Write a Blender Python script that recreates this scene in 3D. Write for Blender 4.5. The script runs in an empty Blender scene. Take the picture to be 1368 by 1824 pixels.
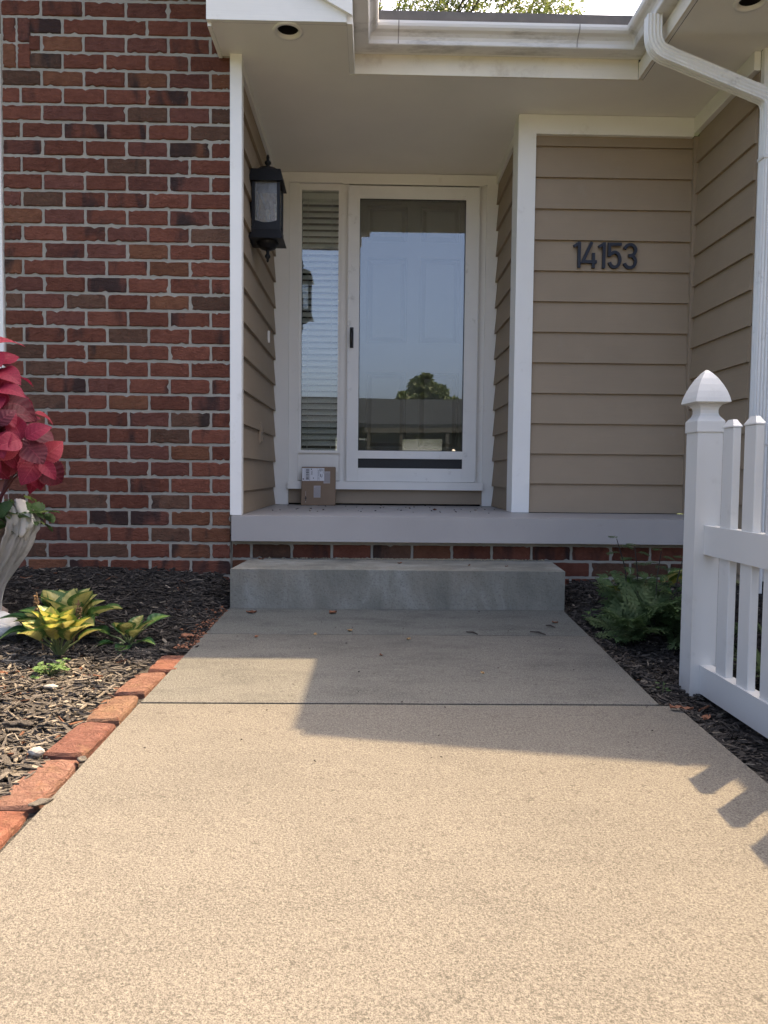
import bpy, bmesh, math, random
from math import sin, cos, pi, radians
from mathutils import Vector, Matrix, Euler, noise

random.seed(7)
S = bpy.context.scene
COL = S.collection

# ------------------------------------------------------------------ camera
cam_d = bpy.data.cameras.new('camera')
cam = bpy.data.objects.new('camera', cam_d)
COL.objects.link(cam)
cam_d.sensor_fit = 'VERTICAL'
cam_d.sensor_height = 36.0
cam_d.lens = 1300 / 1824 * 36
cam_d.clip_start = 0.02
cam_d.clip_end = 600
R3 = (Matrix.Rotation(radians(-1.06), 4, 'Z') @ Matrix.Rotation(pi / 2 + radians(-2.9), 4, 'X')
      @ Matrix.Rotation(radians(0.6), 4, 'Z'))
cam.matrix_world = Matrix.Translation((0, 0, 0.59)) @ R3
S.camera = cam

# ------------------------------------------------------------------ sky, sun, exposure
SUN_AZ = radians(50)          # clockwise from +Y (the house is at +Y, the sun stands behind it to the right)
SUN_EL = radians(56.9)
world = bpy.data.worlds.new('World')
S.world = world
world.use_nodes = True
wn, wl_ = world.node_tree.nodes, world.node_tree.links
sky = wn.new('ShaderNodeTexSky')
sky.sky_type = 'NISHITA'
sky.sun_disc = False
sky.sun_elevation = SUN_EL
sky.sun_rotation = SUN_AZ
sky.air_density = 0.6
sky.dust_density = 7.0
sky.ozone_density = 0.3
wl_.new(sky.outputs[0], wn['Background'].inputs[0])
wn['Background'].inputs[1].default_value = 0.15
sun_d = bpy.data.lights.new('sun', 'SUN')
sun_d.energy = 3.3
sun_d.angle = radians(0.55)
sun_d.color = (1.0, 0.74, 0.44)
sun = bpy.data.objects.new('sun', sun_d)
COL.objects.link(sun)
sdir = Vector((sin(SUN_AZ) * cos(SUN_EL), cos(SUN_AZ) * cos(SUN_EL), sin(SUN_EL)))
sun.rotation_euler = sdir.to_track_quat('Z', 'Y').to_euler()
sun.location = sdir * 30
S.view_settings.view_transform = 'Standard'
S.view_settings.look = 'None'
S.view_settings.gamma = 1
S.view_settings.exposure = 2.2
S.cycles.max_bounces = 10
S.cycles.transparent_max_bounces = 16
S.cycles.use_denoising = True

# ------------------------------------------------------------------ helpers
WL = {}          # world position of every object's origin


def tag(o, label=None, cat=None, group=None, kind=None):
    if label: o['label'] = label
    if cat: o['category'] = cat
    if group: o['group'] = group
    if kind: o['kind'] = kind
    return o


def link(o, parent, loc):
    COL.objects.link(o)
    loc = Vector(loc)
    WL[o.name] = loc
    if parent is not None:
        o.parent = parent
        o.location = loc - WL[parent.name]
    else:
        o.location = loc
    return o


def empty(name, loc, label=None, cat=None, group=None, kind=None, parent=None):
    o = bpy.data.objects.new(name, None)
    o.empty_display_size = 0.05
    link(o, parent, loc)
    return tag(o, label, cat, group, kind)


def obj(name, bm, mat, parent=None, smooth=False, bevel=0.0, seg=1, origin=None, keep=False):
    """one bmesh in world coordinates -> one mesh object with its origin at its base"""
    if bevel > 0:
        es = [e for e in bm.edges if len(e.link_faces) == 2 and e.calc_face_angle(0) > 0.5]
        bmesh.ops.bevel(bm, geom=es, offset=bevel, segments=seg, affect='EDGES', profile=0.6, clamp_overlap=True)
    if not keep:
        bmesh.ops.recalc_face_normals(bm, faces=bm.faces)
    if origin is None:
        xs = [v.co.x for v in bm.verts]; ys = [v.co.y for v in bm.verts]; zs = [v.co.z for v in bm.verts]
        origin = Vector(((min(xs) + max(xs)) / 2, (min(ys) + max(ys)) / 2, min(zs)))
    origin = Vector(origin)
    bmesh.ops.translate(bm, verts=bm.verts, vec=-origin)
    me = bpy.data.meshes.new(name)
    bm.to_mesh(me)
    bm.free()
    if smooth:
        for p in me.polygons: p.use_smooth = True
    if mat is not None:
        for m_ in (mat if isinstance(mat, (list, tuple)) else [mat]): me.materials.append(m_)
    o = bpy.data.objects.new(name, me)
    return link(o, parent, origin)


def inst(name, me, parent, loc, rot=(0, 0, 0), scale=(1, 1, 1), color=None):
    """another object that shares a mesh"""
    o = bpy.data.objects.new(name, me)
    link(o, parent, loc)
    o.rotation_euler = rot
    o.scale = scale if isinstance(scale, (tuple, list, Vector)) else (scale,) * 3
    if color: o.color = color
    return o


def B():
    return bmesh.new()


def box(bm, x0, x1, y0, y1, z0, z1):
    if x0 > x1: x0, x1 = x1, x0
    if y0 > y1: y0, y1 = y1, y0
    if z0 > z1: z0, z1 = z1, z0
    v = [bm.verts.new(c) for c in ((x0, y0, z0), (x1, y0, z0), (x1, y1, z0), (x0, y1, z0),
                                   (x0, y0, z1), (x1, y0, z1), (x1, y1, z1), (x0, y1, z1))]
    for f in ((3, 2, 1, 0), (4, 5, 6, 7), (0, 1, 5, 4), (1, 2, 6, 5), (2, 3, 7, 6), (3, 0, 4, 7)):
        bm.faces.new([v[i] for i in f])
    return bm


def bx(*a):
    return box(B(), *a)


def prism(bm, pts, axis, a0, a1):
    """polygon pts (2D) extruded along axis 'x','y' or 'z'"""
    def mk(p, a):
        return {'x': (a, p[0], p[1]), 'y': (p[0], a, p[1]), 'z': (p[0], p[1], a)}[axis]
    lo = [bm.verts.new(mk(p, a0)) for p in pts]
    hi = [bm.verts.new(mk(p, a1)) for p in pts]
    n = len(pts)
    bm.faces.new(lo[::-1]); bm.faces.new(hi)
    for i in range(n):
        bm.faces.new((lo[i], lo[(i + 1) % n], hi[(i + 1) % n], hi[i]))
    return bm


def lathe(bm, prof, c, n=20, sx=1, sy=1, rot=0):
    rings = []
    for r, z in prof:
        rings.append([bm.verts.new((c[0] + r * sx * cos(2 * pi * i / n + rot), c[1] + r * sy * sin(2 * pi * i / n + rot), c[2] + z)) for i in range(n)])
    for a, b in zip(rings, rings[1:]):
        for i in range(n):
            bm.faces.new((a[i], a[(i + 1) % n], b[(i + 1) % n], b[i]))
    bm.faces.new(rings[0][::-1]); bm.faces.new(rings[-1])
    return bm


def tube(bm, pts, r, n=6, caps=True):
    """tube along pts; r a number or list"""
    pts = [Vector(p) for p in pts]
    rs = r if isinstance(r, (list, tuple)) else [r] * len(pts)
    rings = []
    for i, p in enumerate(pts):
        d = (pts[min(i + 1, len(pts) - 1)] - pts[max(i - 1, 0)]).normalized()
        a = d.cross(Vector((0.3, 0.2, 1))).normalized()
        b = d.cross(a).normalized()
        rings.append([bm.verts.new(p + (a * cos(2 * pi * k / n) + b * sin(2 * pi * k / n)) * rs[i]) for k in range(n)])
    for A, C in zip(rings, rings[1:]):
        for k in range(n):
            bm.faces.new((A[k], A[(k + 1) % n], C[(k + 1) % n], C[k]))
    if caps:
        bm.faces.new(rings[0][::-1]); bm.faces.new(rings[-1])
    return bm


# ------------------------------------------------------------------ materials
class N:
    def __init__(s, name):
        s.m = bpy.data.materials.new(name)
        s.m.use_nodes = True
        s.t = s.m.node_tree
        s.p = s.t.nodes['Principled BSDF']
        s.out = s.t.nodes['Material Output']

    def n(s, typ, **kw):
        x = s.t.nodes.new('ShaderNode' + typ)
        for k, v in kw.items():
            if k.startswith('i_'):
                x.inputs[k[2:].replace('_', ' ')].default_value = v
            else:
                setattr(x, k, v)
        return x

    def l(s, a, b):
        s.t.links.new(a, b)

    def pos(s, scale=(1, 1, 1), which='world'):
        if which == 'world': o = s.n('NewGeometry').outputs['Position']
        else: o = s.n('TexCoord').outputs['Object']
        mp = s.n('Mapping')
        mp.inputs['Scale'].default_value = scale
        s.l(o, mp.inputs['Vector'])
        return mp.outputs[0]

    def noise(s, vec, scale, detail=4, rough=0.55, dist=0.0):
        x = s.n('TexNoise')
        x.inputs['Scale'].default_value = scale
        x.inputs['Detail'].default_value = detail
        x.inputs['Roughness'].default_value = rough
        x.inputs['Distortion'].default_value = dist
        s.l(vec, x.inputs['Vector'])
        return x.outputs['Fac']

    def ramp(s, fac, stops):
        x = s.n('ValToRGB')
        e = x.color_ramp.elements
        while len(e) < len(stops): e.new(0.5)
        for i, (p, c) in enumerate(stops):
            e[i].position = p
            e[i].color = tuple(c) + (1,) if len(c) == 3 else c
        s.l(fac, x.inputs['Fac'])
        return x.outputs['Color']

    def mix(s, fac, a, b, mode='MIX'):
        x = s.n('Mix', data_type='RGBA', blend_type=mode)
        for inp, v in ((x.inputs[0], fac), (x.inputs[6], a), (x.inputs[7], b)):
            if hasattr(v, 'is_linked') or hasattr(v, 'links'): s.l(v, inp)
            elif isinstance(v, (int, float)): inp.default_value = v
            else: inp.default_value = tuple(v) + (1,) if len(v) == 3 else v
        return x.outputs[2]

    def math(s, op, a, b=0.0, clamp=False):
        x = s.n('Math', operation=op, use_clamp=clamp)
        for inp, v in zip(x.inputs, (a, b)):
            if hasattr(v, 'links'): s.l(v, inp)
            else: inp.default_value = v
        return x.outputs[0]

    def bump(s, h, dist, strength=1.0):
        x = s.n('Bump')
        x.inputs['Strength'].default_value = strength
        x.inputs['Distance'].default_value = dist
        s.l(h, x.inputs['Height'])
        s.l(x.outputs[0], s.p.inputs['Normal'])

    def color(s, c):
        if hasattr(c, 'links'): s.l(c, s.p.inputs['Base Color'])
        else: s.p.inputs['Base Color'].default_value = tuple(c) + (1,)

    def rough(s, r, spec=None):
        if hasattr(r, 'links'): s.l(r, s.p.inputs['Roughness'])
        else: s.p.inputs['Roughness'].default_value = r
        if spec is not None: s.p.inputs['Specular IOR Level'].default_value = spec
        return s


def g3(v): return (v, v, v)


def simple(name, c, rough=0.5, var=0.08, scale=6.0, bump=0.0, bscale=200, spec=0.5, metal=0.0, dirt=None, space='world', stretch=(1, 1, 1)):
    """a paint or plastic: base colour, slow tone drift, optional grime, optional fine relief"""
    m = N(name)
    v = m.pos(stretch, space)
    f = m.noise(v, scale, 5)
    lo = tuple(x * (1 - var) for x in c); hi = tuple(min(1, x * (1 + var)) for x in c)
    col = m.ramp(f, ((0.3, lo), (0.7, hi)))
    if dirt:
        d = m.noise(v, dirt[1], 8, 0.7)
        fac = m.ramp(d, ((dirt[2], g3(0)), (min(1, dirt[2] + 0.16), g3(dirt[3]))))
        col = m.mix(fac, col, dirt[0])
    m.color(col)
    m.rough(rough, spec)
    m.p.inputs['Metallic'].default_value = metal
    if bump: m.bump(m.noise(v, bscale, 3), bump)
    return m.m


def wood_paint(name, c, rough=0.55, grain=0.0012, along=0, var=0.06, dirt=None):
    """painted embossed wood grain; 'along' is the axis of the board in its own coordinates"""
    m = N(name)
    st = [55, 55, 55]; st[along] = 2.2
    v = m.pos(tuple(st), 'object')
    w = m.pos((1, 1, 1), 'world')
    g = m.noise(v, 2.2, 5, 0.6, 0.6)
    slow = m.noise(w, 2.6, 4)
    patch = m.noise(w, 9, 4)
    col = m.ramp(slow, ((0.3, tuple(x * (1 - var) for x in c)), (0.7, tuple(x * (1 + var) for x in c))))
    col = m.mix(m.ramp(patch, ((0.52, g3(0)), (0.72, g3(0.18)))), col, tuple(x * 1.16 for x in c))
    col = m.mix(m.ramp(g, ((0.25, g3(0.16)), (0.5, g3(0)))), col, tuple(x * 0.72 for x in c))
    if dirt:
        d = m.noise(w, dirt[1], 8, 0.72)
        col = m.mix(m.ramp(d, ((dirt[2], g3(0)), (dirt[2] + 0.14, g3(dirt[3])))), col, dirt[0])
    m.color(col)
    m.rough(rough, 0.35)
    m.bump(g, grain, 0.7)
    return m.m


def brick_mat(name='brick_clay', fresh=False):
    m = N(name)
    oi = m.n('ObjectInfo')
    w = m.pos((1, 1, 1), 'world')
    base = oi.outputs['Color']
    a = m.noise(w, 26, 6, 0.65)
    col = m.mix(m.ramp(a, ((0.28, g3(0.55)), (0.6, g3(0)))), base, (0.5, 0.42, 0.42), 'MULTIPLY')
    b = m.noise(w, 70, 4, 0.6)
    col = m.mix(m.ramp(b, ((0.56, g3(0)), (0.75, g3(0.4)))), col, (0.30, 0.10, 0.06))
    if not fresh:
        st = m.pos((1, 1, 0.35), 'world')
        d = m.noise(st, 11, 3, 0.5, 0.4)
        th = m.math('SUBTRACT', d, m.math('SUBTRACT', 0.85, oi.outputs['Alpha']))
        fl = m.math('MULTIPLY', th, 6.0, True)
        col = m.mix(m.math('MULTIPLY', fl, 0.80), col, (0.030, 0.027, 0.027))
        s = m.noise(w, 260, 2)
        col = m.mix(m.ramp(s, ((0.70, g3(0)), (0.78, g3(0.45)))), col, (0.42, 0.36, 0.33))
    else:
        s = m.noise(w, 14, 5, 0.7)
        col = m.mix(m.ramp(s, ((0.54, g3(0)), (0.7, g3(0.35)))), col, (0.22, 0.15, 0.08))
    m.color(col)
    m.rough(0.9, 0.2)
    h = m.noise(m.pos((0.8, 1, 1.5), 'world'), 38, 8, 0.72, 1.2)
    m.bump(h, 0.020, 1.0)
    return m.m


def concrete_mat(name, c, stain_c, stain=0.5, band=0.0):
    """sandy exposed-grit concrete: grain of a few millimetres, slow tone drift, dark grime"""
    m = N(name)
    w = m.pos((1, 1, 1), 'world')
    slow = m.noise(w, 2.1, 6, 0.65)
    mid = m.noise(m.pos((0.6, 1.5, 1), 'world'), 5.5, 7, 0.72)
    g1 = m.noise(w, 225, 3, 0.75)
    g2 = m.noise(w, 420, 2, 0.7)
    g3_ = m.noise(w, 75, 3, 0.6)
    col = m.ramp(slow, ((0.34, tuple(x * 0.91 for x in c)), (0.66, tuple(x * 1.07 for x in c))))
    col = m.mix(m.ramp(mid, ((0.47, g3(0)), (0.64, g3(stain)))), col, stain_c)
    col = m.mix(m.ramp(g1, ((0.37, g3(0.75)), (0.49, g3(0)))), col, tuple(x * 0.42 for x in c))
    col = m.mix(m.ramp(g1, ((0.51, g3(0)), (0.63, g3(0.7)))), col, tuple(min(1, x * 1.45) for x in c))
    col = m.mix(m.ramp(g2, ((0.37, g3(0.65)), (0.48, g3(0)))), col, tuple(x * 0.42 for x in c))
    col = m.mix(m.ramp(g2, ((0.53, g3(0)), (0.66, g3(0.5)))), col, tuple(min(1, x * 1.4) for x in c))
    pits = m.noise(w, 36, 7, 0.8)
    col = m.mix(m.ramp(pits, ((0.59, g3(0)), (0.64, g3(0.7)))), col, tuple(x * 0.42 for x in c))
    m.color(col)
    m.rough(0.92, 0.2)
    h = m.math('ADD', g1, m.math('ADD', m.math('MULTIPLY', g2, 0.5), m.math('MULTIPLY', g3_, 0.6)))
    m.bump(h, 0.0035, 0.8)
    return m.m


def leaf_mat(name, build, trans=0.35, rough=0.45, veins=0.0015, nv=9.0):
    """build(m, u, v, au) returns the colour; u across (0..1), v along"""
    m = N(name)
    uv = m.n('UVMap')
    sp = m.n('SeparateXYZ'); m.l(uv.outputs[0], sp.inputs[0])
    u, v = sp.outputs[0], sp.outputs[1]
    au = m.math('ABSOLUTE', m.math('SUBTRACT', m.math('MULTIPLY', u, 2.0), 1.0))
    col = build(m, u, v, au)
    m.color(col)
    m.rough(rough, 0.4)
    # vein relief: chevrons rising from the midrib
    ph = m.math('SINE', m.math('MULTIPLY', m.math('SUBTRACT', v, m.math('MULTIPLY', au, 0.22)), nv * 2 * pi))
    m.bump(ph, veins, 0.6)
    tr = m.n('BsdfTranslucent'); m.l(col, tr.inputs[0])
    mx = m.n('MixShader'); mx.inputs[0].default_value = trans
    m.l(m.p.outputs[0], mx.inputs[1]); m.l(tr.outputs[0], mx.inputs[2])
    m.l(mx.outputs[0], m.out.inputs[0])
    return m.m


def glass_mat(name, refl=1.0, tint=(0.93, 0.95, 0.94), ior=1.85, rough=0.0, wavy=0.0):
    """thin pane: see-through plus mirror reflection that grows towards grazing angles"""
    m = N(name)
    t = m.n('BsdfTransparent'); t.inputs[0].default_value = tint + (1,)
    g = m.n('BsdfGlossy'); g.inputs['Roughness'].default_value = rough; g.inputs[0].default_value = (refl, refl, refl, 1)
    f = m.n('Fresnel'); f.inputs[0].default_value = ior
    if wavy:
        b = m.n('Bump'); b.inputs['Distance'].default_value = wavy
        m.l(m.noise(m.pos(), 1.4, 2), b.inputs['Height'])
        m.l(b.outputs[0], g.inputs['Normal'])
    mx = m.n('MixShader')
    m.l(f.outputs[0], mx.inputs[0]); m.l(t.outputs[0], mx.inputs[1]); m.l(g.outputs[0], mx.inputs[2])
    m.l(mx.outputs[0], m.out.inputs[0])
    return m.m


M = {}
M['white'] = simple('white_trim_paint', (0.82, 0.80, 0.745), 0.5, 0.03, 3, 0.0004, 60, dirt=((0.42, 0.37, 0.28), 7, 0.60, 0.35))
M['white_grain'] = wood_paint('white_fascia_paint', (0.80, 0.78, 0.72), 0.5, 0.0012, 0, 0.03, dirt=((0.45, 0.38, 0.28), 6, 0.60, 0.3))
M['beam'] = wood_paint('cream_beam_paint', (0.76, 0.70, 0.58), 0.55, 0.0012, 0, 0.05, dirt=((0.40, 0.31, 0.2), 5, 0.56, 0.35))
M['alu'] = simple('white_aluminium', (0.80, 0.79, 0.75), 0.38, 0.04, 4, dirt=((0.22, 0.20, 0.17), 9, 0.60, 0.55))
M['gutter'] = simple('gutter_aluminium', (0.74, 0.72, 0.68), 0.36, 0.05, 5, dirt=((0.16, 0.14, 0.12), 6, 0.52, 0.6), stretch=(0.35, 1, 1.6))
M['seam'] = simple('gutter_sealant', (0.36, 0.34, 0.31), 0.5, 0.2, 30)
M['vinyl'] = simple('white_vinyl', (0.66, 0.64, 0.59), 0.42, 0.02, 3, 0.0002, 500, dirt=((0.42, 0.39, 0.33), 11, 0.60, 0.35))
M['ceiling'] = simple('ceiling_paint', (0.82, 0.79, 0.72), 0.75, 0.04, 2.2, 0.0004, 220)
M['siding'] = wood_paint('taupe_siding_paint', (0.315, 0.243, 0.165), 0.62, 0.0011, 0, 0.05, dirt=((0.36, 0.31, 0.24), 5, 0.60, 0.3))
M['taupe'] = simple('taupe_trim_paint', (0.308, 0.238, 0.163), 0.6, 0.06, 4)
M['door'] = simple('taupe_door_paint', (0.165, 0.145, 0.118), 0.45, 0.04, 4)
M['porch'] = simple('grey_porch_paint', (0.345, 0.325, 0.308), 0.5, 0.06, 3, 0.0005, 90, dirt=((0.2, 0.18, 0.16), 16, 0.63, 0.4))
M['black'] = simple('black_lantern_metal', (0.008, 0.008, 0.009), 0.45, 0.2, 10, 0.0005, 160, spec=0.3)
M['number'] = simple('blue_black_number', (0.016, 0.019, 0.030), 0.4, 0.1, 20, spec=0.35)
M['numside'] = simple('black_number_edge', (0.008, 0.008, 0.010), 0.4, 0.1, 20)
M['screen'] = simple('dark_screen', (0.012, 0.013, 0.015), 0.6, 0.2, 60)
M['dark'] = simple('dark_interior', (0.05, 0.047, 0.042), 0.9, 0.1, 4)
M['darkcan'] = simple('dark_can', (0.014, 0.012, 0.011), 0.5, 0.1, 4)
M['hardware'] = simple('black_handle', (0.015, 0.015, 0.016), 0.35, 0.1, 10)
M['blind'] = simple('white_blind', (0.84, 0.83, 0.79), 0.45, 0.03, 5)
M['cord'] = simple('blind_cord', (0.6, 0.6, 0.56), 0.8, 0.03, 5)
M['shingle'] = simple('grey_shingle', (0.10, 0.095, 0.09), 0.95, 0.25, 30, 0.003, 90)
M['shingle_edge'] = simple('dark_drip_edge', (0.085, 0.08, 0.075), 0.6, 0.2, 12)
M['glass'] = glass_mat('door_glass', 1.0, (0.88, 0.90, 0.88), 2.05, 0.0, 0.0006)
M['glass2'] = glass_mat('window_glass', 1.0, (0.92, 0.94, 0.92), 2.05, 0.0, 0.0008)
mz = N('seeded_lantern_glass')
dz_ = mz.n('BsdfTranslucent'); dz_.inputs[0].default_value = (0.72, 0.68, 0.58, 1)
df_ = mz.n('BsdfDiffuse'); df_.inputs[0].default_value = (0.55, 0.55, 0.52, 1)
tz_ = mz.n('BsdfTransparent'); tz_.inputs[0].default_value = (0.85, 0.85, 0.82, 1)
gz_ = mz.n('BsdfGlossy'); gz_.inputs['Roughness'].default_value = 0.12
bz_ = mz.n('Bump'); bz_.inputs['Distance'].default_value = 0.004
mz.l(mz.noise(mz.pos(), 90, 3), bz_.inputs['Height']); mz.l(bz_.outputs[0], gz_.inputs['Normal'])
m1 = mz.n('MixShader'); m1.inputs[0].default_value = 0.5; mz.l(dz_.outputs[0], m1.inputs[1]); mz.l(df_.outputs[0], m1.inputs[2])
m2 = mz.n('MixShader'); mz.l(mz.ramp(mz.noise(mz.pos(), 60, 4), ((0.35, g3(0.10)), (0.7, g3(0.34)))), m2.inputs[0]); mz.l(tz_.outputs[0], m2.inputs[1]); mz.l(m1.outputs[0], m2.inputs[2])
m3 = mz.n('MixShader'); m3.inputs[0].default_value = 0.08; mz.l(m2.outputs[0], m3.inputs[1]); mz.l(gz_.outputs[0], m3.inputs[2])
mz.l(m3.outputs[0], mz.out.inputs[0])
M['seeded'] = mz.m
M['candle'] = simple('candle_sleeve', (0.7, 0.62, 0.45), 0.5, 0.05, 8)
M['bulb'] = glass_mat('bulb_glass', 0.8, (0.9, 0.9, 0.86), 1.5, 0.05)
M['brick'] = brick_mat('wall_brick')
M['paver'] = brick_mat('edging_brick', True)
mb = N('brickwork_beyond')
tb = mb.n('TexBrick'); tb.offset = 0.5
sx3 = mb.n('SeparateXYZ'); mb.l(mb.pos(), sx3.inputs[0])
cx3 = mb.n('CombineXYZ'); mb.l(sx3.outputs[0], cx3.inputs[0]); mb.l(sx3.outputs[2], cx3.inputs[1]); mb.l(cx3.outputs[0], tb.inputs['Vector'])
for k_, v_ in (('Scale', 1.0), ('Brick Width', 0.2), ('Row Height', 0.0805), ('Mortar Size', 0.0063), ('Mortar Smooth', 0.2)): tb.inputs[k_].default_value = v_
tb.inputs['Color1'].default_value = (0.19, 0.072, 0.053, 1); tb.inputs['Color2'].default_value = (0.13, 0.06, 0.05, 1); tb.inputs['Mortar'].default_value = (0.44, 0.41, 0.36, 1)
mb.color(tb.outputs['Color']); mb.rough(0.9, 0.2)
M['brick_far'] = mb.m
mm = N('mortar')
w_ = mm.pos()
mm.color(mm.mix(mm.ramp(mm.noise(w_, 5, 5), ((0.35, g3(0)), (0.7, g3(0.7)))), (0.385, 0.36, 0.305), (0.29, 0.272, 0.232)))
mm.rough(0.95, 0.1)
mm.bump(mm.math('ADD', mm.noise(w_, 130, 5, 0.7), mm.noise(w_, 30, 3)), 0.005)
M['mortar'] = mm.m
M['walk'] = concrete_mat('broom_concrete', (0.129, 0.119, 0.103), (0.085, 0.080, 0.071), 0.40)
M['walk_worn_shade'] = concrete_mat('worn_shade_concrete', (0.117, 0.114, 0.103), (0.058, 0.059, 0.055), 0.75)  # stains and grit, plus house shade toned into a cooler, darker base
M['walk_stained_shade'] = concrete_mat('stained_shade_concrete', (0.108, 0.112, 0.104), (0.053, 0.056, 0.053), 0.9)  # heavier stains; base also greyed so the colour holds house shade
ms = N('step_concrete')
w_ = ms.pos()
v1 = ms.pos((1, 1, 0.35))
c_ = ms.ramp(ms.noise(v1, 5, 6, 0.65, 0.6), ((0.36, (0.15, 0.150, 0.128)), (0.5, (0.205, 0.202, 0.172)), (0.62, (0.26, 0.264, 0.235))))
c_ = ms.mix(ms.ramp(ms.noise(w_, 2.3, 6, 0.6), ((0.46, g3(0)), (0.62, g3(0.5)))), c_, (0.235, 0.212, 0.168))
c_ = ms.mix(ms.ramp(ms.noise(w_, 120, 3, 0.7), ((0.54, g3(0)), (0.66, g3(0.5)))), c_, (0.10, 0.10, 0.085))
ms.color(c_); ms.rough(0.85, 0.25)
ms.bump(ms.noise(w_, 70, 6, 0.75), 0.004)
M['step'] = ms.m
M['soil'] = simple('dark_soil', (0.022, 0.019, 0.016), 0.95, 0.4, 40, 0.02, 60)
mg = N('lawn_grass')
w_ = mg.pos()
mg.color(mg.ramp(mg.noise(w_, 8, 8, 0.8), ((0.3, (0.03, 0.05, 0.015)), (0.7, (0.09, 0.12, 0.04)))))
mg.rough(0.95, 0.1); mg.bump(mg.noise(w_, 90, 4), 0.03)
M['lawn'] = mg.m
mc = N('mulch_chips')
at = mc.n('VertexColor'); at.layer_name = 'chip'
w_ = mc.pos()
mc.color(mc.mix(mc.ramp(mc.noise(w_, 160, 4, 0.7), ((0.35, g3(0.6)), (0.65, g3(0)))), at.outputs[0], (0.35, 0.33, 0.32), 'MULTIPLY'))
mc.rough(0.88, 0.25); mc.bump(mc.noise(w_, 240, 4, 0.7), 0.003)
M['chips'] = mc.m
M['kraft'] = simple('kraft_cardboard', (0.25, 0.175, 0.115), 0.8, 0.06, 14, 0.0003, 300)
M['label'] = simple('white_paper_label', (0.72, 0.72, 0.74), 0.6, 0.02, 9)
M['label2'] = simple('grey_paper_label', (0.45, 0.41, 0.40), 0.6, 0.05, 9)
M['ink'] = simple('black_ink', (0.02, 0.02, 0.025), 0.6, 0.1, 9)
M['ink2'] = simple('grey_ink', (0.2, 0.19, 0.19), 0.6, 0.1, 9)
M['urn'] = simple('pinkish_stone', (0.34, 0.27, 0.235), 0.85, 0.12, 9, 0.003, 60, dirt=((0.16, 0.13, 0.11), 8, 0.55, 0.5))
M['statue'] = simple('white_cast_stone', (0.60, 0.58, 0.54), 0.8, 0.06, 8, 0.002, 70, dirt=((0.22, 0.20, 0.17), 8, 0.54, 0.6))
M['pebble'] = simple('white_pebble', (0.26, 0.25, 0.225), 0.7, 0.1, 30)
M['dryleaf'] = simple('dry_leaf', (0.16, 0.065, 0.032), 0.8, 0.4, 60, 0.002, 200)
M['dryleaf2'] = simple('tan_dry_leaf', (0.27, 0.17, 0.075), 0.8, 0.4, 60, 0.002, 200)
M['bark'] = simple('dark_bark', (0.035, 0.03, 0.026), 0.9, 0.4, 50, 0.003, 120)
M['greybark'] = simple('grey_bark', (0.06, 0.054, 0.047), 0.9, 0.4, 50, 0.004, 120)
M['sand'] = simple('tan_grit', (0.42, 0.36, 0.24), 0.9, 0.3, 200)
M['tree_bark'] = simple('tree_bark', (0.075, 0.055, 0.04), 0.9, 0.3, 12, 0.02, 30)


def hosta_col(cen, edge, split=0.55, soft=0.10):
    def f(m, u, v, au):
        w = m.pos((1, 1, 1), 'object')
        nz = m.noise(w, 38, 3, 0.6)
        e = m.math('ADD', au, m.math('MULTIPLY', m.math('SUBTRACT', nz, 0.5), 0.75))
        k = m.ramp(e, ((split - soft, g3(0)), (split + soft, g3(1))))
        streak = m.noise(m.pos((14, 1, 1), 'object'), 14, 3)
        c = m.mix(m.ramp(streak, ((0.4, g3(0)), (0.65, g3(0.35)))), cen, tuple(a * 0.72 + b * 0.3 for a, b in zip(cen, edge)))
        return m.mix(k, c, edge)
    return f


M['hosta'] = leaf_mat('hosta_yellow_centre', hosta_col((0.36, 0.33, 0.11), (0.065, 0.13, 0.034), 0.62, 0.06), 0.35, 0.42, 0.0012, 5)
M['hosta_y'] = leaf_mat('hosta_bright_yellow', hosta_col((0.40, 0.37, 0.085), (0.11, 0.17, 0.035), 0.60, 0.08), 0.4, 0.42, 0.0012, 5)
M['hosta_g'] = leaf_mat('hosta_green_centre', hosta_col((0.17, 0.27, 0.06), (0.028, 0.085, 0.028), 0.42, 0.16), 0.3, 0.4, 0.0012, 5)


def coleus_col(a, b, rim):
    def f(m, u, v, au):
        ph = m.math('SINE', m.math('MULTIPLY', m.math('SUBTRACT', v, m.math('MULTIPLY', au, 0.22)), 6 * 2 * pi))
        k = m.ramp(m.math('ADD', m.math('MULTIPLY', ph, 0.02), m.noise(m.pos((1, 1, 1), 'object'), 26, 4)), ((0.25, g3(0)), (0.75, g3(1))))
        c = m.mix(k, a, b)
        c = m.mix(m.ramp(au, ((0.0, g3(0.8)), (0.06, g3(0)))), c, rim)
        return m.mix(m.ramp(au, ((0.9, g3(0)), (0.99, g3(0.7)))), c, rim)
    return f


M['coleus'] = leaf_mat('coleus_crimson', coleus_col((0.17, 0.008, 0.028), (0.34, 0.020, 0.055), (0.40, 0.05, 0.08)), 0.42, 0.65, 0.0004, 6)
M['coleus_p'] = leaf_mat('coleus_pink', coleus_col((0.36, 0.035, 0.060), (0.52, 0.08, 0.10), (0.5, 0.12, 0.12)), 0.45, 0.65, 0.0004, 6)
M['coleus_d'] = leaf_mat('coleus_dark', coleus_col((0.06, 0.006, 0.014), (0.13, 0.010, 0.022), (0.2, 0.02, 0.04)), 0.3, 0.65, 0.0009, 6)


def plain_col(a, b):
    def f(m, u, v, au):
        return m.mix(m.ramp(m.noise(m.pos((1, 1, 1), 'world'), 30, 4), ((0.3, g3(0)), (0.7, g3(1)))), a, b)
    return f


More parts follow.
